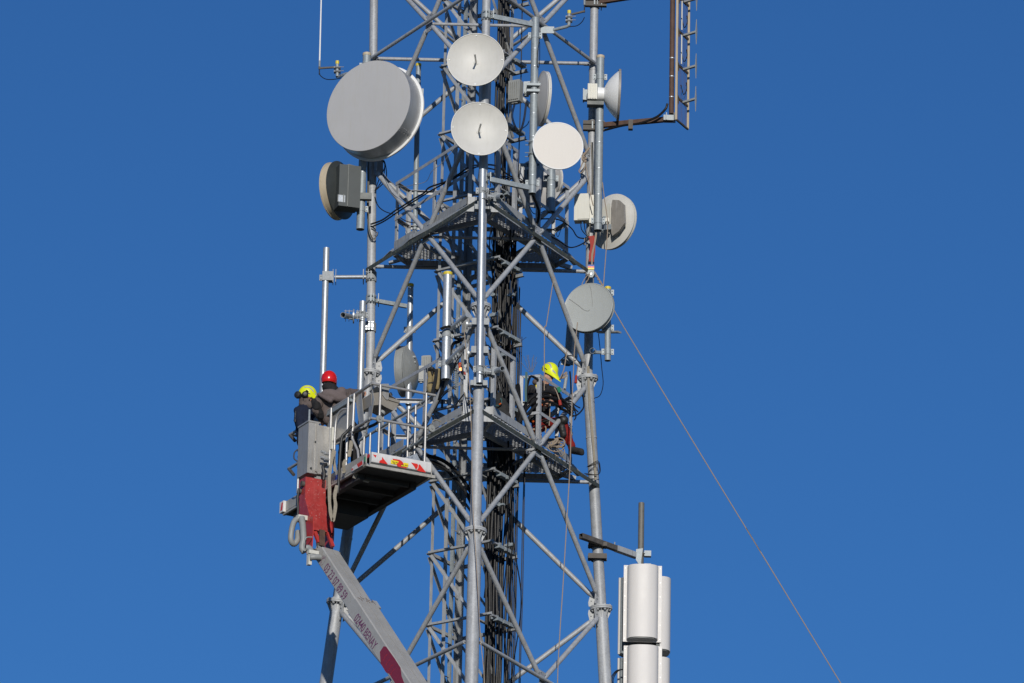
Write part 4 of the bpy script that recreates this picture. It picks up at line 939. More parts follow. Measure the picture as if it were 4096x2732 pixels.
# jib
n0 = K3(290, 490, Yc+.02); n1 = K3(284, 772, Yc+.02); n2 = K3(385, 1155, Yc-.26); W_ = .385
prof = [n0, n1, n2, n2+e2*.13-Z*.02, n1+e2*.27-Z*.33, n1+e2*.27, n0+e2*.25]
jib = build('jib', MB().prism(prof[::-1], e1*W_), M['red'], lift)
for s3, nm in ((-.006, 'cheek'), (W_-.006, 'cheek')):
    o_ = e1*s3; build('jib_cheek', MB().prism([n2+o_+Z*.25+e2*.02, n2+o_, n2+o_+e2*.03-Z*.38, n2+o_+e2*.16-Z*.45, n2+o_+e2*.30-Z*.25, n2+o_+e2*.34+Z*.25][::-1], e1*.018), M['redside'], lift)
for x0, y0, x1, y1, w_, m_ in ((405, 1185, 455, 1320, .06, 'redside'), (495, 1165, 490, 1365, .10, 'rust'), (570, 1195, 630, 1370, .06, 'redside'), (440, 1250, 450, 1390, .05, 'darkst')):
    build('jib_strut', MB().beam(K3(x0, y0, -1.34), K3(x1, y1, -1.40), w_, .05, up=e2), M[m_], lift)
b = MB(); b.tube(n0-e1*.05-Z*.12+e2*.06, n0+e1*(W_+.02)-Z*.12+e2*.06, .05, n=20); b.tube(n0-e1*.05-Z*.22+e2*.17, n0+e1*.0-Z*.22+e2*.17, .05, n=20)
build('pivot_pin', b, M['darkst'], lift)
build('neck_bracket', MB().box(n0+e1*.26+e2*.12+Z*.05, e1*.06, e2*.06, Z*.09), M['hose'], lift)
# boom
dh = (H(1060, 1568, -3.35)-H(368, 498, -1.5)).normalized(); wh = V((.77, .64, 0)).normalized(); wh = (wh-dh*wh.dot(dh)).normalized(); nt_ = dh.cross(wh).normalized()
if nt_.z < 0: nt_ = -nt_
P0 = H(368, 498, -1.5); s1w, s1h, s2w, s2h = .385, .255, .455, .30; tS = 1.52; tend = (P0.z)/(-dh.z)-.5
def bsec(t0, t1, w_, h_, off, nm):
    b = MB(); c = .018; A0 = P0+dh*t0-wh*off+nt_*off
    pr = [A0+wh*c, A0+wh*(w_-c), A0+wh*w_-nt_*c, A0+wh*w_-nt_*(h_-c), A0+wh*(w_-c)-nt_*h_, A0+wh*c-nt_*h_, A0-nt_*(h_-c), A0-nt_*c]
    b.prism(pr, dh*(t1-t0)); return build(nm, b, M['boom'], lift, sharp=25)
bs1 = bsec(.0, tS+.1, s1w, s1h, 0, 'boom_section'); bs2 = bsec(tS, tend, s2w, s2h, .028, 'boom_section')
b = MB(); b.box(P0+dh*(tS+.6)+wh*.19+nt_*.029, dh*(.55), wh*.003, nt_*.003); b.box(P0+dh*(tS*.5)+wh*.20+nt_*.001, dh*(tS*.5), wh*.003, nt_*.003); b.box(P0+dh*(tS+4)+wh*.21+nt_*.029, dh*3, wh*.003, nt_*.003)
build('weld_seam', b, M['alu'], bs2, kind='stuff')
b = MB()
for q in range(9): b.tube(P0+dh*(tS-.04+.06*math.sin(q*2.1))+wh*(.03+.04*q)+nt_*.03, P0+dh*(tS+.0+.05*math.sin(q*1.7))+wh*(.06+.04*q)+nt_*.031, .004, n=5)
build('rust_streak', b, M['rust'], bs2, kind='stuff')
build('boom_collar', MB().box(P0+dh*tS+wh*(s2w-.02)+nt_*(-.08), dh*.10, wh*.05, nt_*.10), M['mastd'], bs2)
build('boom_head', MB().prism([P0-wh*.005-nt_*.02, P0-wh*.005-dh*.12-nt_*.06, P0-wh*.005-dh*.10-nt_*.18, P0-wh*.005-nt_*.24, P0-wh*.005+dh*.1-nt_*.24, P0-wh*.005+dh*.1-nt_*.02], wh*.03), M['boom'], bs1)
build('boom_head', MB().prism([P0+wh*.40-nt_*.02, P0+wh*.40-dh*.10-nt_*.06, P0+wh*.40-dh*.08-nt_*.18, P0+wh*.40-nt_*.24], wh*.03), M['boom'], bs1)
build('pivot_pin', MB().tube(P0-wh*.08-nt_*.16-dh*.06, P0+wh*.45-nt_*.16-dh*.06, .045, n=18), M['darkst'], bs1)
sx_ = .62
text('03 23 07 89 59', P0+dh*.36-nt_*.222-wh*.0015, dh, nt_, .215, 'purple', bs1, .69, .012)
text('02440 BENAY', P0+dh*(tS+.26)-nt_*.24-wh*.0295, dh, nt_, .215, 'purple', bs2, .68, .012)
text('S', P0+dh*4.75-nt_*.12-wh*.0295, dh, nt_, .16, 'purple', bs2, .62, .012)
def ringflat(c, ax, ay, r0, r1, n=28, arc=(0, 1)):
    b = MB(); i = 0; N2 = n
    for k in range(N2+1):
        a = 2*math.pi*(arc[0]+(arc[1]-arc[0])*k/N2)
        for r in (r0, r1): b.v.append(c+ax*(r*math.cos(a))+ay*(r*math.sin(a)))
    for k in range(N2): b.face(2*k, 2*k+1, 2*k+3, 2*k+2)
    return b
lc = P0+dh*.22-nt_*.14-wh*.0015
build('phone_symbol', ringflat(lc, dh*.75, nt_, .084, .09), M['purple'], bs1); build('phone_symbol', ringflat(lc, dh*.55, nt_, .045, .065, arc=(.2, .8)), M['purple'], bs1)
for j, (t, hgt) in enumerate(((tS-.1, .05), (tS+.02, .09), (tS+.22, .05))): build('white_mark', ringflat(P0+dh*t-nt_*.15-wh*(.0015 if t < tS else .0295), dh*.35, nt_, hgt-.007, hgt, arc=(.3, .7)), M['boom'], bs1 if t < tS else bs2)
lg = [(2.86, -.01), (2.80, .03), (2.80, .15), (2.98, .262), (3.22, .268), (3.30, .23), (5.0, .24), (5.0, .10), (3.75, .08), (3.60, .05), (3.46, -.022), (3.2, -.024)]
build('logo', MB().prism([P0+dh*t-nt_*h-wh*.029 for t, h in lg], -wh*.001), M['logo'], bs2)
for j, t in enumerate((3.0, 3.13, 3.26, 3.36)): build('logo_stroke', ringflat(P0+dh*t-nt_*(.12+.01*j)-wh*.0315, dh*.3, nt_, .062, .072, arc=(.28, .72)), M['sred'], bs2)
# hoses
def corr(pts, r, nm='hose', m_='hose', par=None, pitch=.022):
    P = catmull(pts, 14); L_ = sum((b_-a_).length for a_, b_ in zip(P, P[1:])); n = max(20, int(L_/(pitch/2)))
    out = []; cum = [0]
    for a_, b_ in zip(P, P[1:]): cum.append(cum[-1]+(b_-a_).length)
    j = 0
    for i in range(n+1):
        s_ = L_*i/n
        while j < len(P)-2 and cum[j+1] < s_: j += 1
        t = (s_-cum[j])/max(1e-6, cum[j+1]-cum[j]); out.append(P[j].lerp(P[j+1], min(1, t)))
    k = [0]
    def rr(_): k[0] += 1; return r*(1.0 if k[0] % 2 else .88)
    return build(nm, MB().path(out, rr, n=12, smooth=0), M[m_], par or lift, sharp=80)
corr([K3(215, 1010, -1.2), K3(150, 1050, -1.25), K3(115, 1160, -1.3), K3(105, 1280, -1.3), K3(140, 1335, -1.25), K3(185, 1290, -1.2), K3(195, 1180, -1.1)], .052)
corr([K3(240, 1010, -1.25), K3(255, 1120, -1.35), K3(262, 1280, -1.4), K3(245, 1380, -1.4), K3(275, 1440, -1.4)], .058)
rl([K3(295, 1385, -1.45), K3(335, 1390, -1.45), K3(360, 1440, -1.5), K3(355, 1490, -1.5)], .055, 'hose', 'hose', 5)
corr([K3(345, 1505, -1.55), K3(400, 1500, -1.55), K3(470, 1502, -1.5)], .055)
build('hose_bracket', MB().box(K3(245, 1010, -1.2), e1*.09, e2*.05, Z*.04), M['ivory'], lift); build('hose_bracket', MB().box(K3(380, 1445, -1.5), e1*.09, e2*.05, Z*.03), M['ivory'], lift); build('hose_bracket', MB().box(K3(335, 1530, -1.5), e1*.03, e2*.04, Z*.10), M['ivory'], lift)
rl([K3(370, 1250, -1.45), K3(300, 1255, -1.5), K3(275, 1310, -1.5), K3(265, 1420, -1.5)], .012, 'hose', 'pipe_guard', 5)
rl([K3(205, 640, -1.2), K3(190, 760, -1.2), K3(195, 900, -1.2), K3(190, 990, -1.2)], .02, 'blackm', 'hose', 4)
rl([E(460, 1360, -1.15), E(430, 1380, -1.2), E(440, 1440, -1.2), E(435, 1500, -1.2)], .03, 'blackm', 'hose', 5)
rl([Bk(-.02, .62, .66)+V((-.02, -.05, 0)), E(640, 1075, -1.75), E(600, 1120, -1.75), E(585, 1250, -1.75), E(575, 1420, -1.75), E(568, 1560, -1.75), K3(690, 700, -1.75)], .027, 'blackm', 'hose', 6)
rl([E(700, 1075, -1.75), E(800, 1040, -1.9), E(880, 1010, -2.0), E(930, 980, -2.05)], .026, 'blackm', 'hose', 5)
for x, y in ((415, 1245), (440, 1260), (410, 1295), (445, 1310)): build('coupling', MB().tube(E(x, y, -1.2), E(x+38, y+10, -1.15), .025, n=10), M['mastd'], lift)
rl([K3(190, 150, -1.0), K3(150, 190, -1.0), K3(145, 260, -1.0), K3(185, 300, -1.0)], .012, 'blackm', 'cable', 5)
rl([K3(195, 520, -1.1), K3(190, 700, -1.1)], .022, 'steel', 'cylinder_rod')
rl([Bk(0, 3.06, HT)-e2*.01, Bk(0, 2.85, HT-.17)], .03, 'darkst', 'rail_end'); rl([Bk(0, 3.06, HM)-e2*.01, Bk(0, 2.85, HM-.17)], .03, 'darkst', 'rail_end')
def ribbon(pts, w_, m_, label=None, cat=None, par=None, nm='webbing_strap', th=.004, wd_=X):
    P = catmull(pts, 6); b = MB(); rings = []
    for i, p in enumerate(P):
        t = (P[min(i+1, len(P)-1)]-P[max(i-1, 0)]).normalized(); s3 = (wd_-t*wd_.dot(t)).normalized()*(w_/2)*(1+.10*math.sin(i*.7)); n3 = t.cross(s3).normalized()*th
        k = len(b.v); b.v += [p-s3-n3, p+s3-n3, p+s3+n3, p-s3+n3]; rings.append(k)
    for k, l in zip(rings, rings[1:]):
        for q in range(4): b.face(k+q, k+(q+1) % 4, l+(q+1) % 4, l+q)
    return solo(nm, b, M[m_], label, cat) if label else build(nm, b, M[m_], par)
ribbon([K3(640, 150, -1.7), K3(615, 300, -1.75), K3(590, 450, -1.8), K3(590, 620, -1.85), K3(590, 800, -1.85), K3(605, 950, -1.85), K3(625, 1035, -1.85), K3(645, 1010, -1.85), K3(665, 850, -1.85), K3(655, 740, -1.85), K3(680, 600, -1.8)], .055, 'webbing', 'long cream webbing strap hanging in a loop below the basket', 'strap')
ribbon([K3(655, 170, -1.5), K3(640, 260, -1.5), K3(660, 420, -1.5)], .05, 'webbing', 'short cream webbing strap inside the basket railing', 'strap')
ribbon([K3(865, 40, -1.7), K3(850, 150, -1.7), K3(830, 240, -1.7)], .06, 'webbing', 'cream strap tied to the bent post of the basket', 'strap')
ribbon([K3(790, 280, -1.9), K3(765, 340, -1.9), K3(775, 420, -1.85), K3(745, 440, -1.85)], .05, 'webbing', 'cream strap end lying over the basket edge', 'strap')
b = MB(); b.box(Bk(.90, .12, .09), (e1+Z*.6).normalized()*.09, (Z-e1*.6).normalized()*.075, e2*.01); b.box(Bk(.80, .2, .05), (e1+Z*.6).normalized()*.09, (Z-e1*.6).normalized()*.075, e2*.01)
for q in (-1, 1): b.tube(Bk(.84, .1, .06+.05*q), Bk(.98, .2, .12+.05*q), .009, n=6)
solo('spare_clamp', b, M['galv'], 'galvanised clamp plates lying on the basket floor at its right end', 'clamp')
solo('spare_bracket', MB().prism([Bk(.42, .1, .0), Bk(.50, .1, .06), Bk(.58, .1, .055), Bk(.76, .1, .0)], e2*.08), M['galv'], 'bent galvanised bracket lying on the basket floor near the front edge', 'bracket')
# ---------------- ropes, straps, hoses on the mast ----------------
def line(name, pts, r, m_, label, cat, group=None, sm=5, n=6): return solo(name, MB().path(pts, r, n=n, smooth=sm), M[m_], label, cat, group)
g0 = W(2431, 1180, .55); g1 = W(2461, 1250, .55); g2 = W(2600, 1482, .55); g3 = W(3362, 2732, .55); dd = (g3-g2).normalized(); g4 = g3+(g3-g2)*6; t = -g3.z/dd.z; g4 = g3+dd*t
line('guide_rope', [g0, g1, g2, g2.lerp(g3, .33)-Z*.01, g2.lerp(g3, .66), g3, g4], .0095, 'rope', 'long taut rope running from the right leg down to the right across the sky', 'rope', sm=3)
line('hanging_rope', [J4(558, 0, -2.95), J4(600, 450, -2.95), J4(640, 900, -2.97), J5(665, 0, -3.0), J5(672, 600, -3.0), J5(690, 1100, -3.0), J5(722, 1560, -3.05), I(140, 1200, -3.05), I(172, 1560, -3.1), I(185, 2300, -3.1)], .008, 'rope', 'thin rope hanging down the front of the centre leg', 'rope')
line('hanging_wire', [J2(790, 640, -2.5), J2(765, 900, -2.55), J2(735, 1080, -2.6), J2(712, 1320, -2.6)], .004, 'blackm', 'thin dark cord beside the top of the tall bright pipe', 'cord')
line('hanging_rope', [D(485, 1135, -.3), D(460, 1280, -.3), D(415, 1565, -.3), G(848, 150, -.35), G(845, 520, -.35), G(845, 700, -.3)], .009, 'rope', 'rope hanging from the upper walkway strut to the yellow helmet climber', 'rope')
line('hanging_rope', [K4(685, 0, .1), K4(645, 240, .1), K4(590, 370, .15)], .010, 'rope', 'short rope slanting down right of the climber from the grey round dish', 'rope')
line('hanging_rope', [W(2310, 1290, -.9), K4(778, 0, -.9), K4(765, 260, -.9), K4(745, 700, -.9), K4(733, 1100, -.92), K4(715, 1568, -.95), I(800, 600, -1.0), I(785, 850, -1.0), I(765, 1150, -1.02), I(745, 1568, -1.05), I(740, 2300, -1.1)], .0095, 'rope', 'long rope hanging in front of the right railing down to the picture bottom', 'rope')
line('hanging_rope', [D(918, 290, .6), D(935, 430, .6), D(962, 620, .6), D(962, 760, .6), D(948, 940, .6), D(926, 1225, .55)], .009, 'rope', 'rope passing in front of the brown backed dish right of the right leg', 'rope')
line('hanging_rope', [D(765, 110, .7), D(785, 230, .7), D(812, 400, .68), D(835, 500, .7)], .010, 'rope', 'rope tail below the knotted rope on the right leg', 'rope')
b = MB(); rn = random.Random(3)
b.path([D(800, -20, .7), D(770, 20, .68), D(745, 50, .68), D(742, 85, .66), D(765, 100, .66)], .020, n=7); b.path([D(775, 30, .7), D(750, 70, .7), D(770, 95, .65), D(740, 92, .65), D(765, 78, .65), D(745, 105, .67), D(720, 165, .66), D(708, 190, .66), D(725, 205, .66), D(755, 170, .66), D(768, 110, .66)], .011, n=7)
b.path([D(745, 60, .66), D(775, 75, .64), D(742, 88, .64), D(774, 100, .64), D(748, 108, .64)], .012, n=7); solo('knotted_rope', b, M['rope'], 'knotted tan rope bundle tied beside the off-white speckled dish', 'rope')
ribbon([D(818, 770, .85), D(832, 850, .84), D(822, 950, .84), D(818, 1000, .85)], .10, 'sling', 'bright red lifting sling hanging below the pipe on the right leg', 'sling')
ribbon([D(862, 740, .80), D(850, 830, .80), D(826, 940, .82), D(824, 1030, .82)], .03, 'rope', 'tan sling leg beside the red lifting sling', 'sling')
pl = thing('rope_pulley', 'rope pulley with blue, red and yellow bands above the grey round dish', 'pulley', D(815, 1090, .75))
q = D(815, 1100, .75); build('cheek', MB().prism([q+V((-.05, 0, .06)), q+V((.05, 0, .06)), q+V((.065, 0, -.02)), q+V((.03, 0, -.085)), q+V((-.03, 0, -.085)), q+V((-.065, 0, -.02))][::-1], YY*.05), M['galvd'], pl)
for j, m_ in enumerate(('blue', 'sred', 'syel')): build('band', MB().box(q+V((.0, .02, .135-.03*j)), X*.055, YY*.035, Z*.014), M[m_], pl)
build('sheave', MB().tube(q+V((0, -.012, -.02)), q+V((0, 0, -.02)), .02, n=12), M['galv'], pl)
line('sling_rope', [q+V((-.02, 0, -.02)), D(790, 1160, .7), D(755, 1210, .6), D(735, 1200, .6), D(770, 1140, .7), q+V((0, 0, .02))], .008, 'rope', 'rope loop below the pulley, running behind the grey round dish', 'rope')
b = MB()
for k in range(2):
    pts = [D(845, 1095, .7).lerp(D(925, 1230, .6), t_/10)+V((.014*math.sin(t_*1.6+k*3), 0, .014*math.cos(t_*1.6+k*3))) for t_ in range(11)]; b.path(pts, .010, n=6)
solo('twisted_rope', b, M['rope'], 'short twisted rope from the pulley to the capped short pipe', 'rope')
# strap down the right leg
sp = [G(1238, 480, 1.0), G(1243, 650, 1.0), G(1255, 850, 1.02), G(1272, 1050, 1.03), G(1285, 1200, 1.04), G(1300, 1400, 1.05), G(1305, 1500, 1.06)]
ribbon(sp, .042, 'strap', 'dull olive strap running down the front of the right leg', 'strap')
line('looped_cable', [G(1330, 190, .9), G(1345, 330, .9), G(1360, 500, .9), G(1372, 640, .9), G(1345, 740, .95), G(1290, 770, 1.0)], .008, 'black', 'thin cable looping out to the right of the right leg above the flange', 'cable')
for k in range(3): line('looped_cable', [G(1225+8*k, 1385, 1.0), G(1320, 1330+12*k, .95), G(1345-4*k, 1380, .95), G(1330, 1450, 1.0), G(1200+10*k, 1440+8*k, 1.0)], .006, 'black', 'thin black cable wound round the right leg near the lower walkway', 'cable', 'cables wound round the right leg')
# cables across the upper left railing
line('feeder_cable', [C(635, 665, 1.0), C(740, 625, .7), C(850, 545, .1), C(900, 515, -.1), C(1000, 450, -.4), C(1110, 385, -.6), C(1160, 335, -.7), C(1300, 285, -.9), C(1400, 230, -1.0), C(1520, 150, -1.2), C(1600, 135, -1.9), J2(840, 790, -2.1), J2(920, 780, -1.9), J2(1050, 810, -1.2), J2(1180, 920, -.6), J2(1400, 1030, -.3)], .015, 'black', 'upper black feeder cable sweeping from the left leg across to the centre leg', 'cable')
line('feeder_cable', [C(640, 690, 1.0), C(750, 640, .7), C(870, 560, .1), C(930, 520, -.1), C(1100, 410, -.5), C(1200, 350, -.7), C(1350, 270, -.95), C(1560, 160, -1.4), J2(800, 815, -2.05), J2(900, 830, -1.9), J2(1000, 850, -1.4)], .013, 'black', 'second black feeder cable just below the upper one, left of the centre leg', 'cable')
line('thin_wire', [J2(450, 475, -1.5), J2(370, 610, -1.4), J2(240, 760, -1.2), J2(100, 870, -1.0), C(1130, 280, -.7), C(1020, 310, -.5), C(920, 327, -.2), C(820, 290, .2), C(740, 200, .8)], .005, 'hose', 'thin pale wire hanging slack behind the upper left railing', 'wire')
line('drooping_cable', [C(670, 420, 1.05), C(700, 500, 1.0), C(760, 550, .9), C(860, 585, .8), C(960, 640, .75), C(1080, 660, .7)], .009, 'black', 'black cable drooping from the left leg under the upper railing', 'cable')
for k in range(3): line('leg_cable', [A(730+8*k, 1440, .95), C(760, 110+20*k, .92), C(770-30*k, 260, .95), C(670, 370, 1.02)], .009, 'black', 'black cable curving beside the left leg below the big drum dish', 'cable', 'cables curving beside the left leg')
for k in range(4): line('leg_cable', [C(600+6*k, 90, .95), C(605+4*k, 300, .97), C(600+5*k, 500, .97), C(610+4*k, 700, .98), C(640+8*k, 800, .98), C(690, 770-10*k, .98), C(700-10*k, 735, .98)], .006, ['black', 'hose', 'black', 'strap'][k], 'thin cable taped down the left leg beside the pipes', 'cable', 'thin cables down the left leg')
for k in range(4): line('leg_cable', [K5(285-6*k, 60, .98), K5(290-5*k, 300, .98), K5(290-5*k, 600, .98), K5(275-4*k, 850, .98), K5(265-5*k, 1050, .98), K5(240, 1180+10*k, .98), K5(200-6*k, 1270, 1.0), K5(170+8*k, 1350, 1.0)], .007, ['black', 'black', 'hose', 'strap'][k], 'thin cable taped down between the right leg and its long pipe', 'cable', 'thin cables down the right leg')
# arcs round the upper right railing
line('drooping_cable', [L3(420, 860, -.4), L3(620, 865, -.3), L3(840, 865, -.1), L3(950, 900, .2), L3(1060, 990, .5), L3(1110, 1070, .6), L3(1150, 1100, .7), L3(1210, 1110, .8)], .012, 'black', 'upper black cable sagging across the upper right railing to the right leg', 'cable')
line('drooping_cable', [L3(560, 1000, -.4), L3(740, 1060, -.1), L3(880, 1130, .1), L3(1010, 1215, .4), L3(1100, 1215, .6), L3(1200, 1170, .8), L3(1280, 1110, .85)], .012, 'black', 'lower black cable sagging along the upper right toe board to the right leg', 'cable')
for k in range(2): line('drooping_cable', [L3(560+15*k, 560, -1.2), L3(610+12*k, 680, -.8), L3(640+10*k, 780, -.6), L3(625+10*k, 900, -.5), L3(590, 980, -.5)], .017, 'black', 'thick black cable dropping from the open end of the clamped pipe', 'cable', 'cables dropping from the clamped pipe')
line('drooping_cable', [L3(520, 700, -.3), L3(570, 790, -.3), L3(640, 800, -.3), L3(720, 760, -.2)], .008, 'black', 'thin black cable loop under the clamped pipe above the deck', 'cable')
line('drooping_cable', [L3(790, 1000, .2), L3(850, 1010, .2), L3(885, 1090, .2), L3(940, 930, .2), L3(985, 850, .3)], .006, 'black', 'thin looping cable behind the upper right railing', 'cable')
line('drooping_cable', [B(70, 1165, -.8), B(170, 1165, -1.2), B(240, 1120, -1.7), B(260, 1085, -1.9)], .008, 'black', 'thin cable curving from the shaft to the clamped pipe below the radio unit', 'cable')
line('drooping_cable', [J1(1640, 520, -2.0), J1(1610, 700, -2.03), J1(1598, 900, -2.03), J1(1620, 960, -2.03), J1(1635, 850, -2.03), J1(1635, 600, -2.03)], .007, 'black', 'long narrow cable loop taped to the clamped pipe', 'cable')
# big feeders below the lower walkway and over the lower right railing
line('corrugated_feeder', [J5(-60, 240, -.3), J5(80, 235, -.3), J5(250, 290, -.35), J5(400, 400, -.4), J5(520, 540, -.45), J5(660, 760, -.5), J5(800, 1060, -.5), J5(880, 1350, -.5), J5(930, 1620, -.45), I(180, 900, -.4)], .033, 'black', 'upper thick black feeder arching down from the lower walkway to the cable run', 'cable', n=10)
line('corrugated_feeder', [J5(-60, 320, -.3), J5(120, 320, -.3), J5(300, 420, -.35), J5(430, 560, -.4), J5(560, 720, -.45), J5(660, 900, -.5), J5(780, 1200, -.5), J5(850, 1420, -.5), J5(900, 1700, -.45)], .033, 'black', 'lower thick black feeder arching down from the lower walkway to the cable run', 'cable', n=10)
for k, (o1, lb) in enumerate(((0, 'top'), (55, 'middle'), (120, 'lowest'))):
    line('arching_hose', [K4(70-10*k, 980, -.5), K4(95, 850+o1*.4, -.5), K4(170+10*k, 680+o1, -.45), K4(280+10*k, 570+o1, -.4), K4(420, 525+o1, -.3), K4(540, 560+o1, -.2), K4(620, 620+o1, -.1), K4(690, 690+o1*.7, .0), K4(760, 760+o1*.6, .0)][:9], .030-.003*k, 'black', f'{lb} of three black hoses arching over the lower right railing', 'hose', n=10)
for k in range(4): line('split_lead', [K4(690+10*k, 640+25*k, .0), K4(740+15*k, 650+40*k, .0), K4(780+5*k, 690+50*k, .0), K4(850-25*k, 730+50*k, .0)], .012, 'black', 'short black cable tail sticking out right of the lower railing', 'cable', 'cable tails at the lower right railing')
line('looped_cable', [K4(740, 830, .2), K4(800, 820, .3), K4(860, 770, .5), K4(895, 700, .8), K4(880, 560, 1.0), K4(865, 500, 1.1)], .014, 'black', 'black cable looping from the railing up to the right leg', 'cable')
line('looped_cable', [K4(580, 210, .6), K4(590, 150, .7), K4(650, 90, .8), K4(720, 70, .9), K4(800, 90, 1.0)], .010, 'black', 'black cable bow above the climber beside the slim white panel', 'cable')
line('looped_cable', [K4(720, 270, .9), K4(730, 400, .9), K4(735, 560, .9), K4(725, 660, .8)], .016, 'black', 'thick black cable hanging right of the climber', 'cable')
for k in range(6): line('shaft_feeder', [K4(70+6*k, 1000, -.4), K4(62+8*k, 780, -.4), K4(55+6*k, 560-20*k, -.35), K4(20+8*k, 440, -.3)], .020, 'black', 'black cable bending up left of the lower right railing post', 'cable', 'cables bending up beside the railing post')
for k in range(4): line('post_cable', [K4(150+4*k, 1500, -.62), K4(155+4*k, 1100, -.62), K4(160+5*k, 700, -.62), K4(175+5*k, 480, -.6), K4(205+6*k, 350, -.6), K4(250, 325+5*k, -.55), K4(330, 370+8*k, -.4), K4(420, 470, -.2)], .010, 'black', 'black cable tied along the lower right railing post', 'cable', 'cables tied along the railing post')
ribbon([K4(175, 275, -.68), K4(172, 400, -.68), K4(165, 500, -.68), K4(168, 620, -.68), K4(165, 650, -.68)], .04, 'teal', 'teal strap tied round the left post of the lower right railing', 'strap')
b = MB()
for x, y in ((103, 150), (140, 75), (180, 62), (198, 62), (250, 90), (268, 62), (302, 88), (308, 148)): b.tube(K4(230+(x-200)*.15, 280, -.65), K4(x, y, -.65), .004, n=5)
solo('bird_spikes', b, M['blackm'], 'bunch of thin black bird spikes on the lower right railing', 'spikes', kind='stuff')
b = MB()
for x, y in ((1445, 102), (1380, 325), (870, 405), (1190, 330), (1330, 160)): b.tube(J4(1240, 250, -.2), J4(x, y, -.2), .004, n=5)
solo('bird_spikes', b, M['blackm'], 'sparse thin spikes sticking out from the cable run right side', 'spikes', kind='stuff')
# rope coil on the deck
b = MB(); rn = random.Random(5)
for k in range(7):
    cx, cy = 500+rn.uniform(-30, 90), 1190+rn.uniform(-40, 50); w0, h0 = rn.uniform(50, 110), rn.uniform(25, 60); a0_ = rn.random()*6
    b.path([K4(cx+w0*math.cos(a0_+t_*.7), cy+h0*math.sin(a0_+t_*.7)+8*k, -.25+.02*k+.05*math.sin(t_)) for t_ in range(9)], .010, n=6, smooth=4)
b.path([K4(480, 1200, -.25), K4(540, 1130, -.25), K4(570, 1120, -.25), K4(540, 1170, -.25), K4(470, 1200, -.25)], .014, n=6)
solo('rope_coil', b, M['rope'], 'tangled tan rope coil lying on the lower right deck edge', 'rope')
b = MB()
for k in range(5):
    cx, cy = 270+rn.uniform(-50, 60), 1060+rn.uniform(-40, 50); w0, h0 = rn.uniform(30, 70), rn.uniform(25, 50)
    b.path([K4(cx+w0*math.cos(t_*.75), cy+h0*math.sin(t_*.75), -.1+.02*k) for t_ in range(9)], .010, n=6, smooth=4)
b.path([K4(360, 990, .0), K4(370, 955, .0), K4(400, 950, .0), K4(420, 985, .0), K4(410, 1040, .0)], .012, n=6)
solo('rope_coil', b, M['rope'], 'loose rope loops hanging behind the brace node at the climber knees', 'rope')
line('lanyard', [K4(525, 475, -.2), K4(555, 530, -.25), K4(580, 600, -.3), K4(590, 635, -.3)], .010, 'rope', 'short rope lanyard in front of the climber chest', 'rope'); solo('lanyard_grip', MB().tube(K4(590, 630, -.3), K4(602, 695, -.3), .026, .03, n=10), M['sling'], 'red grip at the end of the lanyard before the climber', 'grip')
solo('lanyard_grip', MB().tube(K4(800, 320, .3), K4(793, 415, .3), .022, .028, n=10), M['sling'], 'red grip hanging above the brace right of the climber', 'grip')
line('lanyard', [K4(822, 200, .3), K4(812, 260, .3), K4(802, 325, .3)], .009, 'rope', 'short rope above the red grip right of the climber', 'rope')
b = MB(); b.path([K4(475, 560, -.1), K4(472, 700, -.1), K4(465, 850, -.1), K4(460, 950, -.1)], .010, n=6); solo('hanging_rope', b, M['rope'], 'rope hanging down in front of the climber trousers', 'rope')
ribbon([K4(575, 465, .1), K4(585, 500, .1), K4(600, 525, .1)], .06, 'green', 'green plastic tool hanging right of the climber chest', 'tool', nm='plastic_tool'); 
line('knotted_rope', [K4(590, 370, .2), K4(640, 310, .2), K4(680, 280, .2), K4(660, 330, .2), K4(600, 350, .2), K4(640, 350, .2), K4(675, 320, .2)], .014, 'rope', 'knotted rope between climber and right leg', 'rope')
# carabiners, bag, khaki vest, small gear near the centre
line('carabiner', [J4(485, 480, -2.0), J4(505, 470, -2.0), J4(510, 500, -2.0), J4(490, 535, -2.0), J4(485, 480, -2.0)], .012, 'orange', 'orange carabiner hanging left of the centre leg', 'carabiner')
solo('ascender', MB().prism([J4(485, 535, -2.0), J4(525, 535, -2.0), J4(522, 580, -2.0), J4(490, 580, -2.0)][::-1], YY*.03), M['orange'], 'orange rope clamp hanging under the orange carabiner', 'rope clamp')
solo('carabiner_pouch', MB().prism([J4(552, 580, -2.0), J4(580, 590, -2.0), J4(582, 640, -2.0), J4(555, 630, -2.0)][::-1], YY*.02), M['sling'], 'small red pouch next to the orange rope clamp', 'pouch')
line('carabiner', [J4(545, 530, -2.0), J4(575, 545, -2.0), J4(570, 600, -2.0), J4(545, 570, -2.0), J4(545, 530, -2.0)], .006, 'galv', 'steel carabiner above the small red pouch', 'carabiner')
for k in range(9): y = 560+30*k; line('gear_hook', [J4(400, y, -1.7), J4(440, y-12, -1.72), J4(460, y+6, -1.7), J4(425, y+14, -1.68)], .007, 'galvd', 'small steel hook racked on a sling left of the centre leg', 'hook', 'hooks racked on a sling')
line('gear_sling', [J4(520, 355, -1.9), J4(450, 440, -1.8), J4(420, 540, -1.7), J4(400, 700, -1.7), J4(405, 820, -1.7), J4(440, 850, -1.7)], .010, 'blackm', 'black sling holding the rack of small hooks', 'sling')
line('drooping_cable', [J4(560, 910, -1.6), J4(480, 1010, -1.6), J4(430, 1110, -1.6), J4(450, 1170, -1.6), J4(600, 1110, -1.7), J4(640, 1040, -1.8)], .013, 'black', 'black cable loop on the lower walkway left of the centre leg', 'cable')
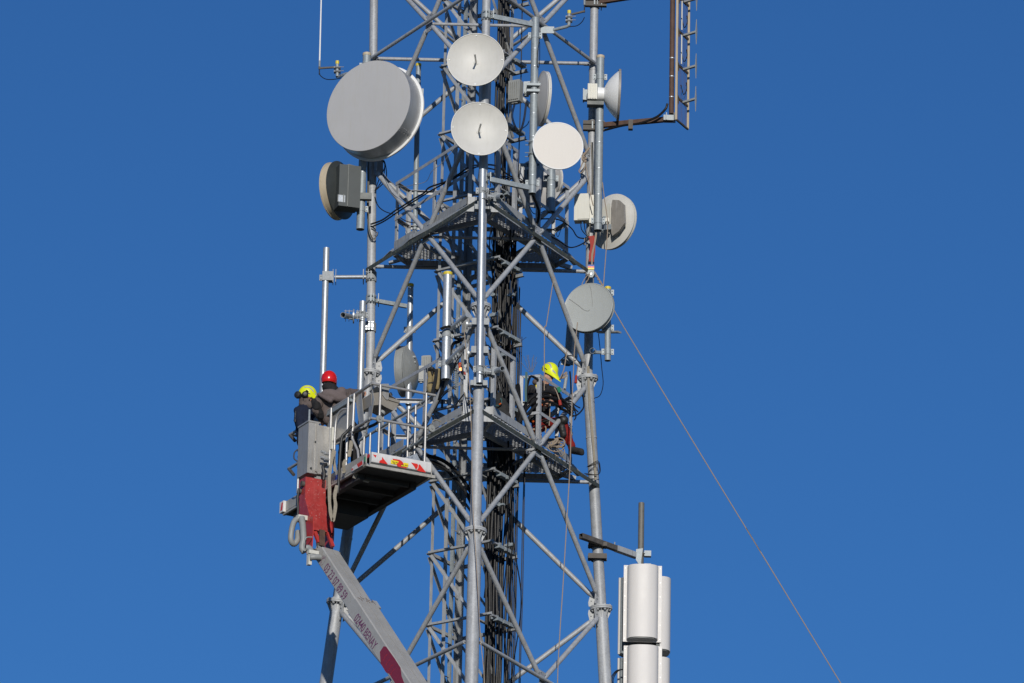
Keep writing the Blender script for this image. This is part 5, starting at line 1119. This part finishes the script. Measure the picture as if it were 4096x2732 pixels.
line('drooping_cable', [J4(640, 1170, -1.8), J4(545, 1160, -1.75), J4(535, 1110, -1.7), J4(590, 1060, -1.7), J4(680, 970, -1.7)], .013, 'black', 'second black cable loop touching the centre leg above the deck', 'cable')
line('rope_hook', [J4(560, 890, -1.9), J4(590, 970, -1.95), J4(650, 965, -2.5), J4(685, 990, -2.55), J4(660, 1020, -2.5), J4(630, 990, -2.5)], .012, 'strap', 'bent olive rope end hooked in front of the centre leg', 'rope')
line('ring_cable', [C(1450, 1560, -1.5), J4(110, 1330, -1.6), J4(110, 1300, -1.6), J4(160, 1280, -1.6), J4(230, 1310, -1.6)][1:], .011, 'strap', 'small curved cable end above the lower left toe board', 'cable')
for k in range(6): line('coax_cable', [J4(215+6*k, 1540-10*k, -1.7), J4(400, 1520-60+6*k, -1.75)][:0] or [J3(215+4*k, 1545+4*k, -1.85), J3(300, 1515+4*k, -1.87), J3(375, 1525+4*k, -1.83), J4(420, 100+4*k, -1.6), J4(560, 110+5*k, -1.3), J4(640, 60+6*k, -1.2)], .011, 'black', 'black cable wrapped round the yellow capped pipe', 'cable', 'cables wrapped round the yellow capped pipe')
line('vertical_lead', [J4(330, 870, -1.6), J4(240, 960, -1.3), J4(150, 1120, -1.1), J4(60, 1230, -1.0), J4(-30, 1330, -.9)], .012, 'black', 'black cable slanting down left below the khaki vest', 'cable')
line('feeder_cable', [J3(560, 2000, -1.2), J4(540, 130, -1.5), J4(470, 170, -1.5), J4(380, 250, -1.5), J4(250, 800, -1.5), J4(200, 1000, -1.4)][1:], .03, 'black', 'thick black feeder bending behind the yellow capped pipe', 'cable')
def blob(name, prims, m_, parent, voxel=.012, smooth=6, disp=0, dsize=.12, **kw):
    b = MB()
    for p in prims:
        if p[0] == 'c':
            _, p0, p1, r0, r1 = p; d = (p1-p0); L_ = d.length; d.normalize(); u, v = perp(d); prof = []
            for k in range(6): a = math.pi/2*k/5; prof.append((r0*math.sin(a), -r0*math.cos(a)))
            for k in range(6): a = math.pi/2*k/5; prof.append((r1*math.cos(a), L_+r1*math.sin(a)))
            prof[0] = (0, -r0); prof[-1] = (0, L_+r1); b.lathe(p0, d, prof, n=16)
        elif p[0] == 'e':
            _, c, ax, ay, az = p; n = 20; base = len(b.v); rows = 12; b.v.append(c-az)
            for i in range(1, rows):
                t = -math.pi/2+math.pi*i/rows
                for j in range(n): a = 2*math.pi*j/n; b.v.append(c+(ax*math.cos(a)+ay*math.sin(a))*math.cos(t)+az*math.sin(t))
            b.v.append(c+az); top = len(b.v)-1
            for j in range(n): b.face(base, base+1+(j+1) % n, base+1+j); b.face(top, top-n+j, top-n+(j+1) % n)
            for i in range(rows-2):
                for j in range(n): a = base+1+i*n; b.face(a+j, a+(j+1) % n, a+n+(j+1) % n, a+n+j)
    me = bpy.data.meshes.new('tmp'); me.from_pydata(b.v, [], b.f); o = bpy.data.objects.new('tmp', me); col.objects.link(o)
    mo = o.modifiers.new('r', 'REMESH'); mo.mode = 'VOXEL'; mo.voxel_size = voxel
    if smooth: s3 = o.modifiers.new('s', 'SMOOTH'); s3.iterations = smooth; s3.factor = .5
    if disp:
        tx = bpy.data.textures.new('folds', 'CLOUDS'); tx.noise_scale = dsize; tx.noise_depth = 2; dm = o.modifiers.new('d', 'DISPLACE'); dm.texture = tx; dm.texture_coords = 'GLOBAL'; dm.strength = disp; dm.mid_level = .5
    dg = bpy.context.evaluated_depsgraph_get(); dg.update(); m2 = bpy.data.meshes.new_from_object(o.evaluated_get(dg)); bpy.data.objects.remove(o)
    mm = MB(); mm.v = [v.co.copy() for v in m2.vertices]; mm.f = [tuple(f.vertices) for f in m2.polygons]; mm.m = [0]*len(mm.f)
    return build(name, mm, M[m_], parent, sharp=80, **kw)
# bag and vest
q = J4(1080, 1090, -1.15); bgr = thing('tool_bag', 'black cloth tool bag standing on the lower walkway right of the centre leg', 'bag', q); bgo = blob('cloth', [('e', q+V((0, 0, -.08)), X*.155, YY*.13, Z*.24), ('e', q+V((.04, 0, -.22)), X*.19, YY*.14, Z*.12), ('c', q+V((-.03, 0, .10)), q+V((-.03, 0, .24)), .09, .035)], 'bag', bgr, .012, 5, .05, .14)
build('cord', MB().path([J4(975, 1045, -1.32), J4(1000, 1075, -1.33), J4(1050, 1075, -1.33), J4(1085, 1050, -1.33), J4(1090, 1010, -1.32), J4(1078, 975, -1.30)], .011, n=6), M['teal'], bgr)
build('toggle', MB().tube(J4(1055, 1065, -1.345), J4(1085, 1045, -1.345), .013, n=8), M['orange'], bgr)
vest = thing('khaki_vest', 'khaki and black vest hanging on the lower left railing behind the yellow capped pipe', 'vest', J4(110, 720, -.9))
blob('cloth', [('c', J4(70, 600, -.9), J4(75, 860, -.9), .05, .055), ('c', J4(190, 600, -.9), J4(175, 820, -.9), .045, .04), ('c', J4(70, 600, -.9), J4(200, 585, -.9), .05, .05), ('e', J4(110, 700, -.87), X*.07, YY*.03, Z*.2)], 'tanbag', vest, .012, 4, .04, .12)
blob('collar', [('c', J4(65, 560, -.95), J4(100, 548, -.98), .035, .035), ('c', J4(100, 548, -.98), J4(135, 575, -.95), .035, .03), ('c', J4(100, 580, -.95), J4(105, 640, -.95), .03, .012)], 'blackm', vest, .01, 3)
for x0, x1 in ((215, 60), (235, 95)): build('vest_strap', MB().path([J4(x0-60, 560, -.99), J4(x0-75, 700, -1.0), J4(x0-110, 850, -1.0), J4(x0-130, 1000, -.98)], .018, n=5), M['blackm'], vest)
blob('dark_side', [('c', J4(215, 640, -.85), J4(200, 840, -.85), .06, .07), ('e', J4(80, 890, -.86), X*.085, YY*.05, Z*.07), ('c', J4(60, 760, -.94), J4(140, 740, -.94), .022, .02)], 'bag', vest, .014, 4, .04, .12)
build('buckle_strap', MB().box(J4(245, 1050, -.9), X*.02, YY*.004, Z*.08), M['blackm'], vest)
# clutter of leads and clamps round the shaft
rn = random.Random(11)
for k in range(14):
    x0 = 1960+rn.random()*90; yb = rn.choice([860, 900, 1000, 1330, 1440, 1500, 1560, 1640, 1800]); r_ = rn.uniform(10, 40); Y0 = -.5+rn.random()*.5
    pts = [W(x0, yb-60, Y0), W(x0+r_*.6, yb-20, Y0-.1), W(x0+r_, yb+30, Y0-.15), W(x0+r_*.3, yb+70, Y0-.1), W(x0-r_*.5, yb+50, Y0), W(x0-r_*.4, yb+90, Y0), W(x0, yb+150, Y0)]
    line('cable_loop', pts, rn.uniform(.007, .014), 'black', 'slack loop of black cable on the cable run inside the mast', 'cable', 'slack cable loops on the cable run')
for k in range(16):
    x0 = 1955+rn.random()*95; yb = rn.choice([700, 860, 960, 1180, 1260, 1420, 1480, 1600, 2020, 2180, 2330, 2470]); c = W(x0, yb, -.62+rn.random()*.2)
    b = MB(); b.box(c, iu*rn.uniform(.05, .09), iv*.03, Z*rn.uniform(.015, .03)); b.box(c-iv*.035, iu*.012, iv*.012, Z*.035); solo('cable_cleat', b, M['galvd'], 'small grey cleat clamping cables on the run inside the mast', 'cable clamp', 'cleats on the cable run')
for k, (y0_, y1_, sw) in enumerate(((1440, 2000, 60), (1400, 1980, -40), (560, 1180, 45), (620, 1240, -50), (1500, 2600, 30), (1980, 2700, 55), (2050, 2720, -30))):
    x0 = 1975+k*11; line('crossing_cable', [W(x0, y0_, -.55), W(x0+sw*.5, y0_*.7+y1_*.3, -.62), W(x0+sw, y0_*.4+y1_*.6, -.60), W(x0+sw*.3, y1_, -.5)], .012, 'black', 'black cable crossing the others on the cable run', 'cable', 'crossing cables on the run')
# small gear on the upper walkway
for k, (x, y) in enumerate(((1075, 980), (1130, 975), (1180, 1000), (1240, 1010), (1270, 985))): line('cable_loop', [J2(x-60, y+10, -.9), J2(x, y-30, -.95), J2(x+70, y-15, -.9), J2(x+130, y+30, -.85), J2(x+60, y+50, -.9)], .010, 'black', 'black cable loop lying along the lower crossarm of the clamped pipe', 'cable', 'cable loops on the lower crossarm')
# ---------------- people ----------------
def basis(fwd, up=Z):
    f = fwd.normalized(); s3 = f.cross(up).normalized(); return f, s3, s3.cross(f).normalized()   # forward, right, up
def helmet(par, c, fwd, up, m_, rx=.125, ry=.15, rz=.135, stripes=True, brim=.03, muffs=False):
    f, s3, u = basis(fwd, up); b = MB(); n, rows = 40, 14
    def pt(a, t, k=1.0):
        x, y, z = math.cos(a)*math.cos(t), math.sin(a)*math.cos(t), math.sin(t)     # x forward, y right
        ext = 0
        if z < .12: ext = (.12-z)*.22*(1 if x > .2 else .2)
        front = max(0, x)**3*max(0, .35-z)*.35
        return c+f*(x*(ry+ext*.3+front)*k)+s3*(y*rx*(1+ext*.35)*k)+u*(z*rz*k)
    T0 = -.32
    def low(a): return T0-.22*max(0, -math.cos(a))+.10*max(0, math.cos(a))-.18*(1-abs(math.cos(a)))
    for sc_ in (1.0, .965):
        for i in range(rows+1):
            for j in range(n):
                a = 2*math.pi*j/n; t0 = low(a); t = t0+(math.pi/2-t0)*i/rows
                b.v.append(pt(a, t, sc_))
    N_ = (rows+1)*n
    for i in range(rows):
        for j in range(n):
            a = i*n+j; bb = i*n+(j+1) % n; b.face(a, bb, bb+n, a+n); b.face(N_+a, N_+a+n, N_+bb+n, N_+bb)
    for j in range(n): b.face(j, N_+j, N_+(j+1) % n, (j+1) % n)
    h = build('helmet', b, M[m_], par, sharp=60)
    def patch(nm, a0, a1, t0, t1, mt, k=1.012, bow=0):
        q = MB(); na, nb = 10, 4
        for i in range(na+1):
            for j in range(nb+1):
                aa = a0+(a1-a0)*i/na; q.v.append(pt(aa, t0+(t1-t0)*j/nb+bow*math.sin(math.pi*i/na), k))
        for i in range(na):
            for j in range(nb): w0 = i*(nb+1)+j; q.face(w0, w0+nb+1, w0+nb+2, w0+1)
        return build(nm, q, M[mt], h)
    if stripes:
        for sg in (-1, 1):
            patch('reflective_strip', sg*1.0, sg*2.3, .28, .50, 'refl', bow=.28); patch('reflective_strip', sg*.35, sg*.8, .15, .35, 'refl')
            patch('vent', sg*1.3, sg*1.8, -.12, -.02, 'blackm')
        patch('reflective_strip', 2.85, 3.45, .2, .55, 'refl')
    if muffs:
        for sg in (-1, 1):
            q = c+s3*sg*(rx+.03)-u*.06-f*.03; e = MB(); e.lathe(q-s3*sg*.035, s3*sg, [(0, 0), (.05, .0), (.058, .02), (.055, .05), (.035, .072), (0, .078)], n=20); build('ear_muff', e, M['blackm'], h)
            build('muff_arm', MB().path([q+s3*sg*.01, q+u*.07+s3*sg*.0-f*.01, c+s3*sg*(rx+.012)+f*.0+u*.01], .011, n=6), M['blackm'], h)
    return h
def head_prims(c, fwd, up, s_=1.0):
    f, s3, u = basis(fwd, up)
    return [('e', c+u*.02, f*.098*s_, s3*.077*s_, u*.115*s_), ('e', c+f*.03-u*.055, f*.062, s3*.055, u*.06), ('c', c+f*.092-u*.005, c+f*.112-u*.035, .010, .016), ('e', c+f*.085-u*.068, f*.018, s3*.024, u*.010),
            ('c', c+f*.082+u*.022-s3*.03, c+f*.082+u*.022+s3*.03, .014, .014), ('e', c+s3*.078-u*.01, f*.018, s3*.010, u*.03), ('e', c-s3*.078-u*.01, f*.018, s3*.010, u*.03), ('e', c+f*.068-u*.10, f*.022, s3*.022, u*.018)]
def hand_prims(w_, d, pn, curl=.7):
    d = d.normalized(); s3 = d.cross(pn).normalized(); pn = s3.cross(d); out = [('e', w_+d*.05, d*.055, s3*.042, pn*.018)]
    for k, L_ in ((-1.5, .060), (-.5, .072), (.5, .068), (1.5, .052)):
        p = w_+d*.09+s3*.021*k; prev = p; a = 0
        for fr in (.45, .32, .23):
            a += curl; q = prev+(d*math.cos(a)+pn*math.sin(a)+s3*k*.03).normalized()*L_*fr; out.append(('c', prev, q, .0095, .0085)); prev = q
    p = w_+d*.025-s3*.035; q = p+(d*.5-s3*.6+pn*.3).normalized()*.04; out.append(('c', p, q, .013, .0105)); out.append(('c', q, q+(d*.8+pn*.5).normalized()*.03, .0105, .009)); return out
def person(label, J, fwd, up, floor_to=None, jm='jacket', tm='jackd', bm='blackm', sh_r=.085, curl=.8, boots=True, bulk=1.0):
    root = thing('person', label, 'person', J['pel'])
    hp = head_prims(J['head'], fwd, up)+[('c', J['head']-up*.04, J['neck'], .058, .062), ('c', J['neck'], J['chest'], .07, .12), ('c', J['chest'], J['pel'], .14, .13)]
    for s3 in 'LR':
        hp += [('c', J['chest'].lerp(J['neck'], .5), J['sh'+s3], .08, .06), ('c', J['sh'+s3], J['el'+s3], .052, .042), ('c', J['el'+s3], J['wr'+s3], .040, .028)]
        hp += hand_prims(J['wr'+s3], J['wr'+s3]-J['el'+s3], J.get('pn'+s3, V((0, 0, -1))), curl)
        hp += [('c', J['pel'].lerp(J['kn'+s3], .12), J['kn'+s3], .085, .058), ('c', J['kn'+s3], J['an'+s3], .055, .038), ('c', J['an'+s3], J['an'+s3].lerp(J['to'+s3], .8), .034, .026)]
    build_body = blob('body', hp, 'skin', root, .0085, 3)
    k = bulk
    jp = [('c', J['neck'], J['chest'], .085*k, .165*k), ('c', J['chest'], J['pel'], .175*k, .155*k)]
    for s3 in 'LR':
        jp += [('c', J['chest'].lerp(J['neck'], .55), J['sh'+s3], .12*k, .092*k), ('c', J['chest'], J['sh'+s3], .14*k, .085*k), ('c', J['sh'+s3], J['el'+s3], .082*k, .066*k), ('c', J['el'+s3], J['wr'+s3]-(J['wr'+s3]-J['el'+s3])*.05, .066*k, .046*k)]
    blob('jacket', jp, jm, root, .012, 5, .045, .10)
    tp = [('c', J['pel']+Z*.05, J['pel']-Z*.03, .165*k, .16*k)]
    for s3 in 'LR': tp += [('c', J['pel'].lerp(J['kn'+s3], .15), J['kn'+s3], .115*k, .085*k), ('c', J['kn'+s3], J['an'+s3]+(J['kn'+s3]-J['an'+s3])*.08, .082*k, .068*k)]
    blob('trousers', tp, tm, root, .012, 5, .04, .10)
    for s3 in 'LR':
        d = (J['to'+s3]-J['an'+s3]); an = J['an'+s3]; kn = (J['kn'+s3]-an).normalized()
        blob('boot', [('c', an+kn*.12, an, .066, .062), ('c', an-kn*.02, J['to'+s3]-kn*.01, .062, .054), ('c', an-kn*.05, J['to'+s3]-kn*.04, .048, .048)], bm, root, .010, 3)
    return root
# red helmet worker, back to the camera
J = dict(pel=K1(1180, 1260, -.62), chest=K1(980, 780, -.62), neck=K1(850, 480, -.62), head=K1(828, 330, -.62), shR=K1(1165, 590, -.52), elR=K1(1330, 560, -.05), wrR=K1(1425, 560, .45), shL=K1(700, 640, -.70), elL=K1(610, 850, -.80), wrL=K1(700, 1040, -.62))
fl = Bk(.4, 1.5, 0).z
J['knL'] = V((J['pel'].x-.08, -.58, fl+.50)); J['anL'] = V((J['pel'].x-.10, -.50, fl+.10)); J['toL'] = J['anL']+V((.03, .17, -.04)); J['knR'] = V((J['pel'].x+.14, -.62, fl+.52)); J['anR'] = V((J['pel'].x+.14, -.55, fl+.10)); J['toR'] = J['anR']+V((.06, .16, -.04))
J['pnL'] = V((0, 1, 0)); J['pnR'] = V((1, 0, 0))
p1 = person('person in red helmet and grey-brown hooded jacket, back turned, reaching from basket to pipe', J, V((.15, .98, -.1)), V((0, .1, 1)).normalized(), jm='jacket', tm='jackd', bulk=1.12)
helmet(p1, K1(834, 300, -.62), V((.25, .96, -.02)), V((.04, .06, 1)), 'hel_r', .138, .142, .155, stripes=False)
blob('neck_gaiter', [('c', K1(835, 420, -.64), K1(850, 470, -.64), .085, .10), ('c', K1(760, 400, -.66), K1(745, 430, -.66), .045, .04)], 'blackm', p1, .012, 4, .02, .06)
blob('back_panel', [('e', K1(930, 830, -.66), V((.27, 0, -.05)), YY*.17, V((.05, 0, .36))), ('c', K1(700, 700, -.70), K1(1120, 600, -.62), .13, .13), ('c', K1(1150, 600, -.58), K1(1290, 590, -.35), .13, .12), ('c', K1(1290, 590, -.35), K1(1400, 580, -.05), .115, .07)], 'jacket', p1, .012, 6, .05, .12)
blob('hood', [('e', K1(930, 590, -.90), V((.23, 0, -.05)), V((0, .075, 0)), V((.01, .0, .105))), ('e', K1(1040, 565, -.88), V((.11, 0, .02)), YY*.085, Z*.13), ('c', K1(650, 570, -.86), K1(860, 680, -.94), .03, .05)], 'hoodm', p1, .010, 7, .02, .1)
blob('shoulder_panel', [('e', K1(860, 470, -.72), V((.15, 0, -.02)), YY*.13, Z*.10), ('c', K1(740, 590, -.84), K1(900, 500, -.80), .06, .08)], 'jackd', p1, .012, 5, .03, .1)
blob('sleeve_panel', [('c', K1(610, 760, -.84), K1(690, 960, -.74), .070, .062), ('c', K1(560, 690, -.80), K1(610, 800, -.84), .05, .07)], 'jackd', p1, .012, 5, .03, .1)
# yellow helmet worker with ear muffs at left
J = dict(pel=K1(420, 1380, -.30), chest=K1(390, 960, -.25), neck=K1(430, 730, -.22), head=K1(470, 630, -.22), shL=K1(300, 880, -.30), elL=K1(330, 1150, -.45), wrL=K1(480, 1160, -.25), shR=K1(530, 860, -.10), elR=K1(640, 1020, .10), wrR=K1(760, 960, .25))
J['knL'] = V((J['pel'].x-.05, -.30, fl+.50)); J['anL'] = V((J['pel'].x-.05, -.35, fl+.10)); J['toL'] = J['anL']+V((.15, .05, -.04)); J['knR'] = V((J['pel'].x+.14, -.15, fl+.52)); J['anR'] = V((J['pel'].x+.14, -.12, fl+.10)); J['toR'] = J['anR']+V((.15, .06, -.04))
p2 = person('person in yellow helmet with black ear muffs and navy top, bending inside the basket', J, V((.80, .35, -.48)), V((.45, .1, .85)).normalized(), jm='navy', tm='navy', bulk=1.05)
helmet(p2, K1(452, 560, -.22), V((.86, .12, -.36)), V((.30, -.12, .92)), 'hel_y', .125, .16, .15, muffs=True)
blob('hood', [('c', K1(380, 740, -.26), K1(480, 770, -.30), .085, .075), ('c', K1(370, 680, -.25), K1(430, 700, -.30), .07, .07)], 'jacket', p2, .012, 4, .03, .08)
build('ear_cup', MB().lathe(K1(285, 585, -.30), V((-.6, -.8, 0)), [(0, -.02), (.06, -.02), (.068, .01), (.06, .045), (.03, .06), (0, .062)], n=20), M['blackm'], p2)
build('chin_strap', MB().path([K1(530, 620, -.36), K1(490, 660, -.36), K1(450, 715, -.34), K1(380, 690, -.34), K1(370, 640, -.36)], .008, n=6), M['blackm'], p2)
blob('harness', [('c', K1(240, 860, -.35), K1(225, 1060, -.38), .02, .02)], 'blackm', p2, .008, 2)
# climber on the lower walkway
Yp = .40
J = dict(pel=K4(350, 900, .45), chest=K4(350, 600, .42), neck=K4(400, 450, .38), head=K4(446, 345, .33), shL=K4(240, 500, .36), elL=K4(225, 640, .10), wrL=K4(370, 650, -.08), shR=K4(520, 520, .48), elR=K4(600, 640, .25), wrR=K4(520, 640, .0),
 knR=K4(640, 930, .20), anR=K4(750, 1240, .28), toR=K4(860, 1265, .08), knL=K4(300, 1010, .10), anL=K4(330, 1290, .2), toL=K4(400, 1330, .05))
J['pnL'] = V((1, 0, 0)); J['pnR'] = V((-1, 0, 0))
p3 = person('person in yellow helmet, dark jacket and red work trousers, crouching on the lower walkway', J, V((.62, -.55, -.50)), V((.30, -.05, .95)).normalized(), jm='jackd', tm='redc', bm='bag', bulk=1.0)
helmet(p3, K4(468, 262, .33), V((.55, -.45, -.62)), V((.50, -.25, .83)), 'hel_y', .13, .165, .155)
blob('hood', [('c', K4(290, 400, .32), K4(350, 410, .28), .06, .06)], 'jacket', p3, .012, 4, .02, .08)
blob('thigh_panel', [('c', K4(400, 900, .30), K4(440, 905, .28), .05, .05), ('c', K4(560, 900, .22), K4(640, 880, .12), .075, .085), ('c', K4(610, 930, .16), K4(640, 1060, .20), .075, .07), ('c', K4(250, 860, .35), K4(330, 850, .35), .09, .09)], 'blackm', p3, .012, 4, .02, .08)
for pts, m_, r in ((((300, 440), (315, 490), (320, 520)), 'syel', .022), (((290, 460), (300, 490), (325, 500)), 'galv', .010), (((375, 590), (378, 625)), 'orange', .028), (((430, 660), (434, 710)), 'orange', .02), (((375, 680), (380, 710)), 'orange', .02), (((240, 890), (270, 900), (262, 915)), 'orange', .016)):
    build('harness_gear', MB().path([K4(x, y, .12) for x, y in pts], r, n=8, smooth=3), M[m_], p3)
for pts in (((300, 500), (330, 600), (340, 760)), ((500, 520), (470, 620), (440, 760)), ((230, 860), (330, 900), (450, 880)), ((235, 780), (330, 800), (480, 790))): build('harness_strap', MB().path([K4(x, y, .22) for x, y in pts], .020, n=6, smooth=4), M['blackm'], p3)
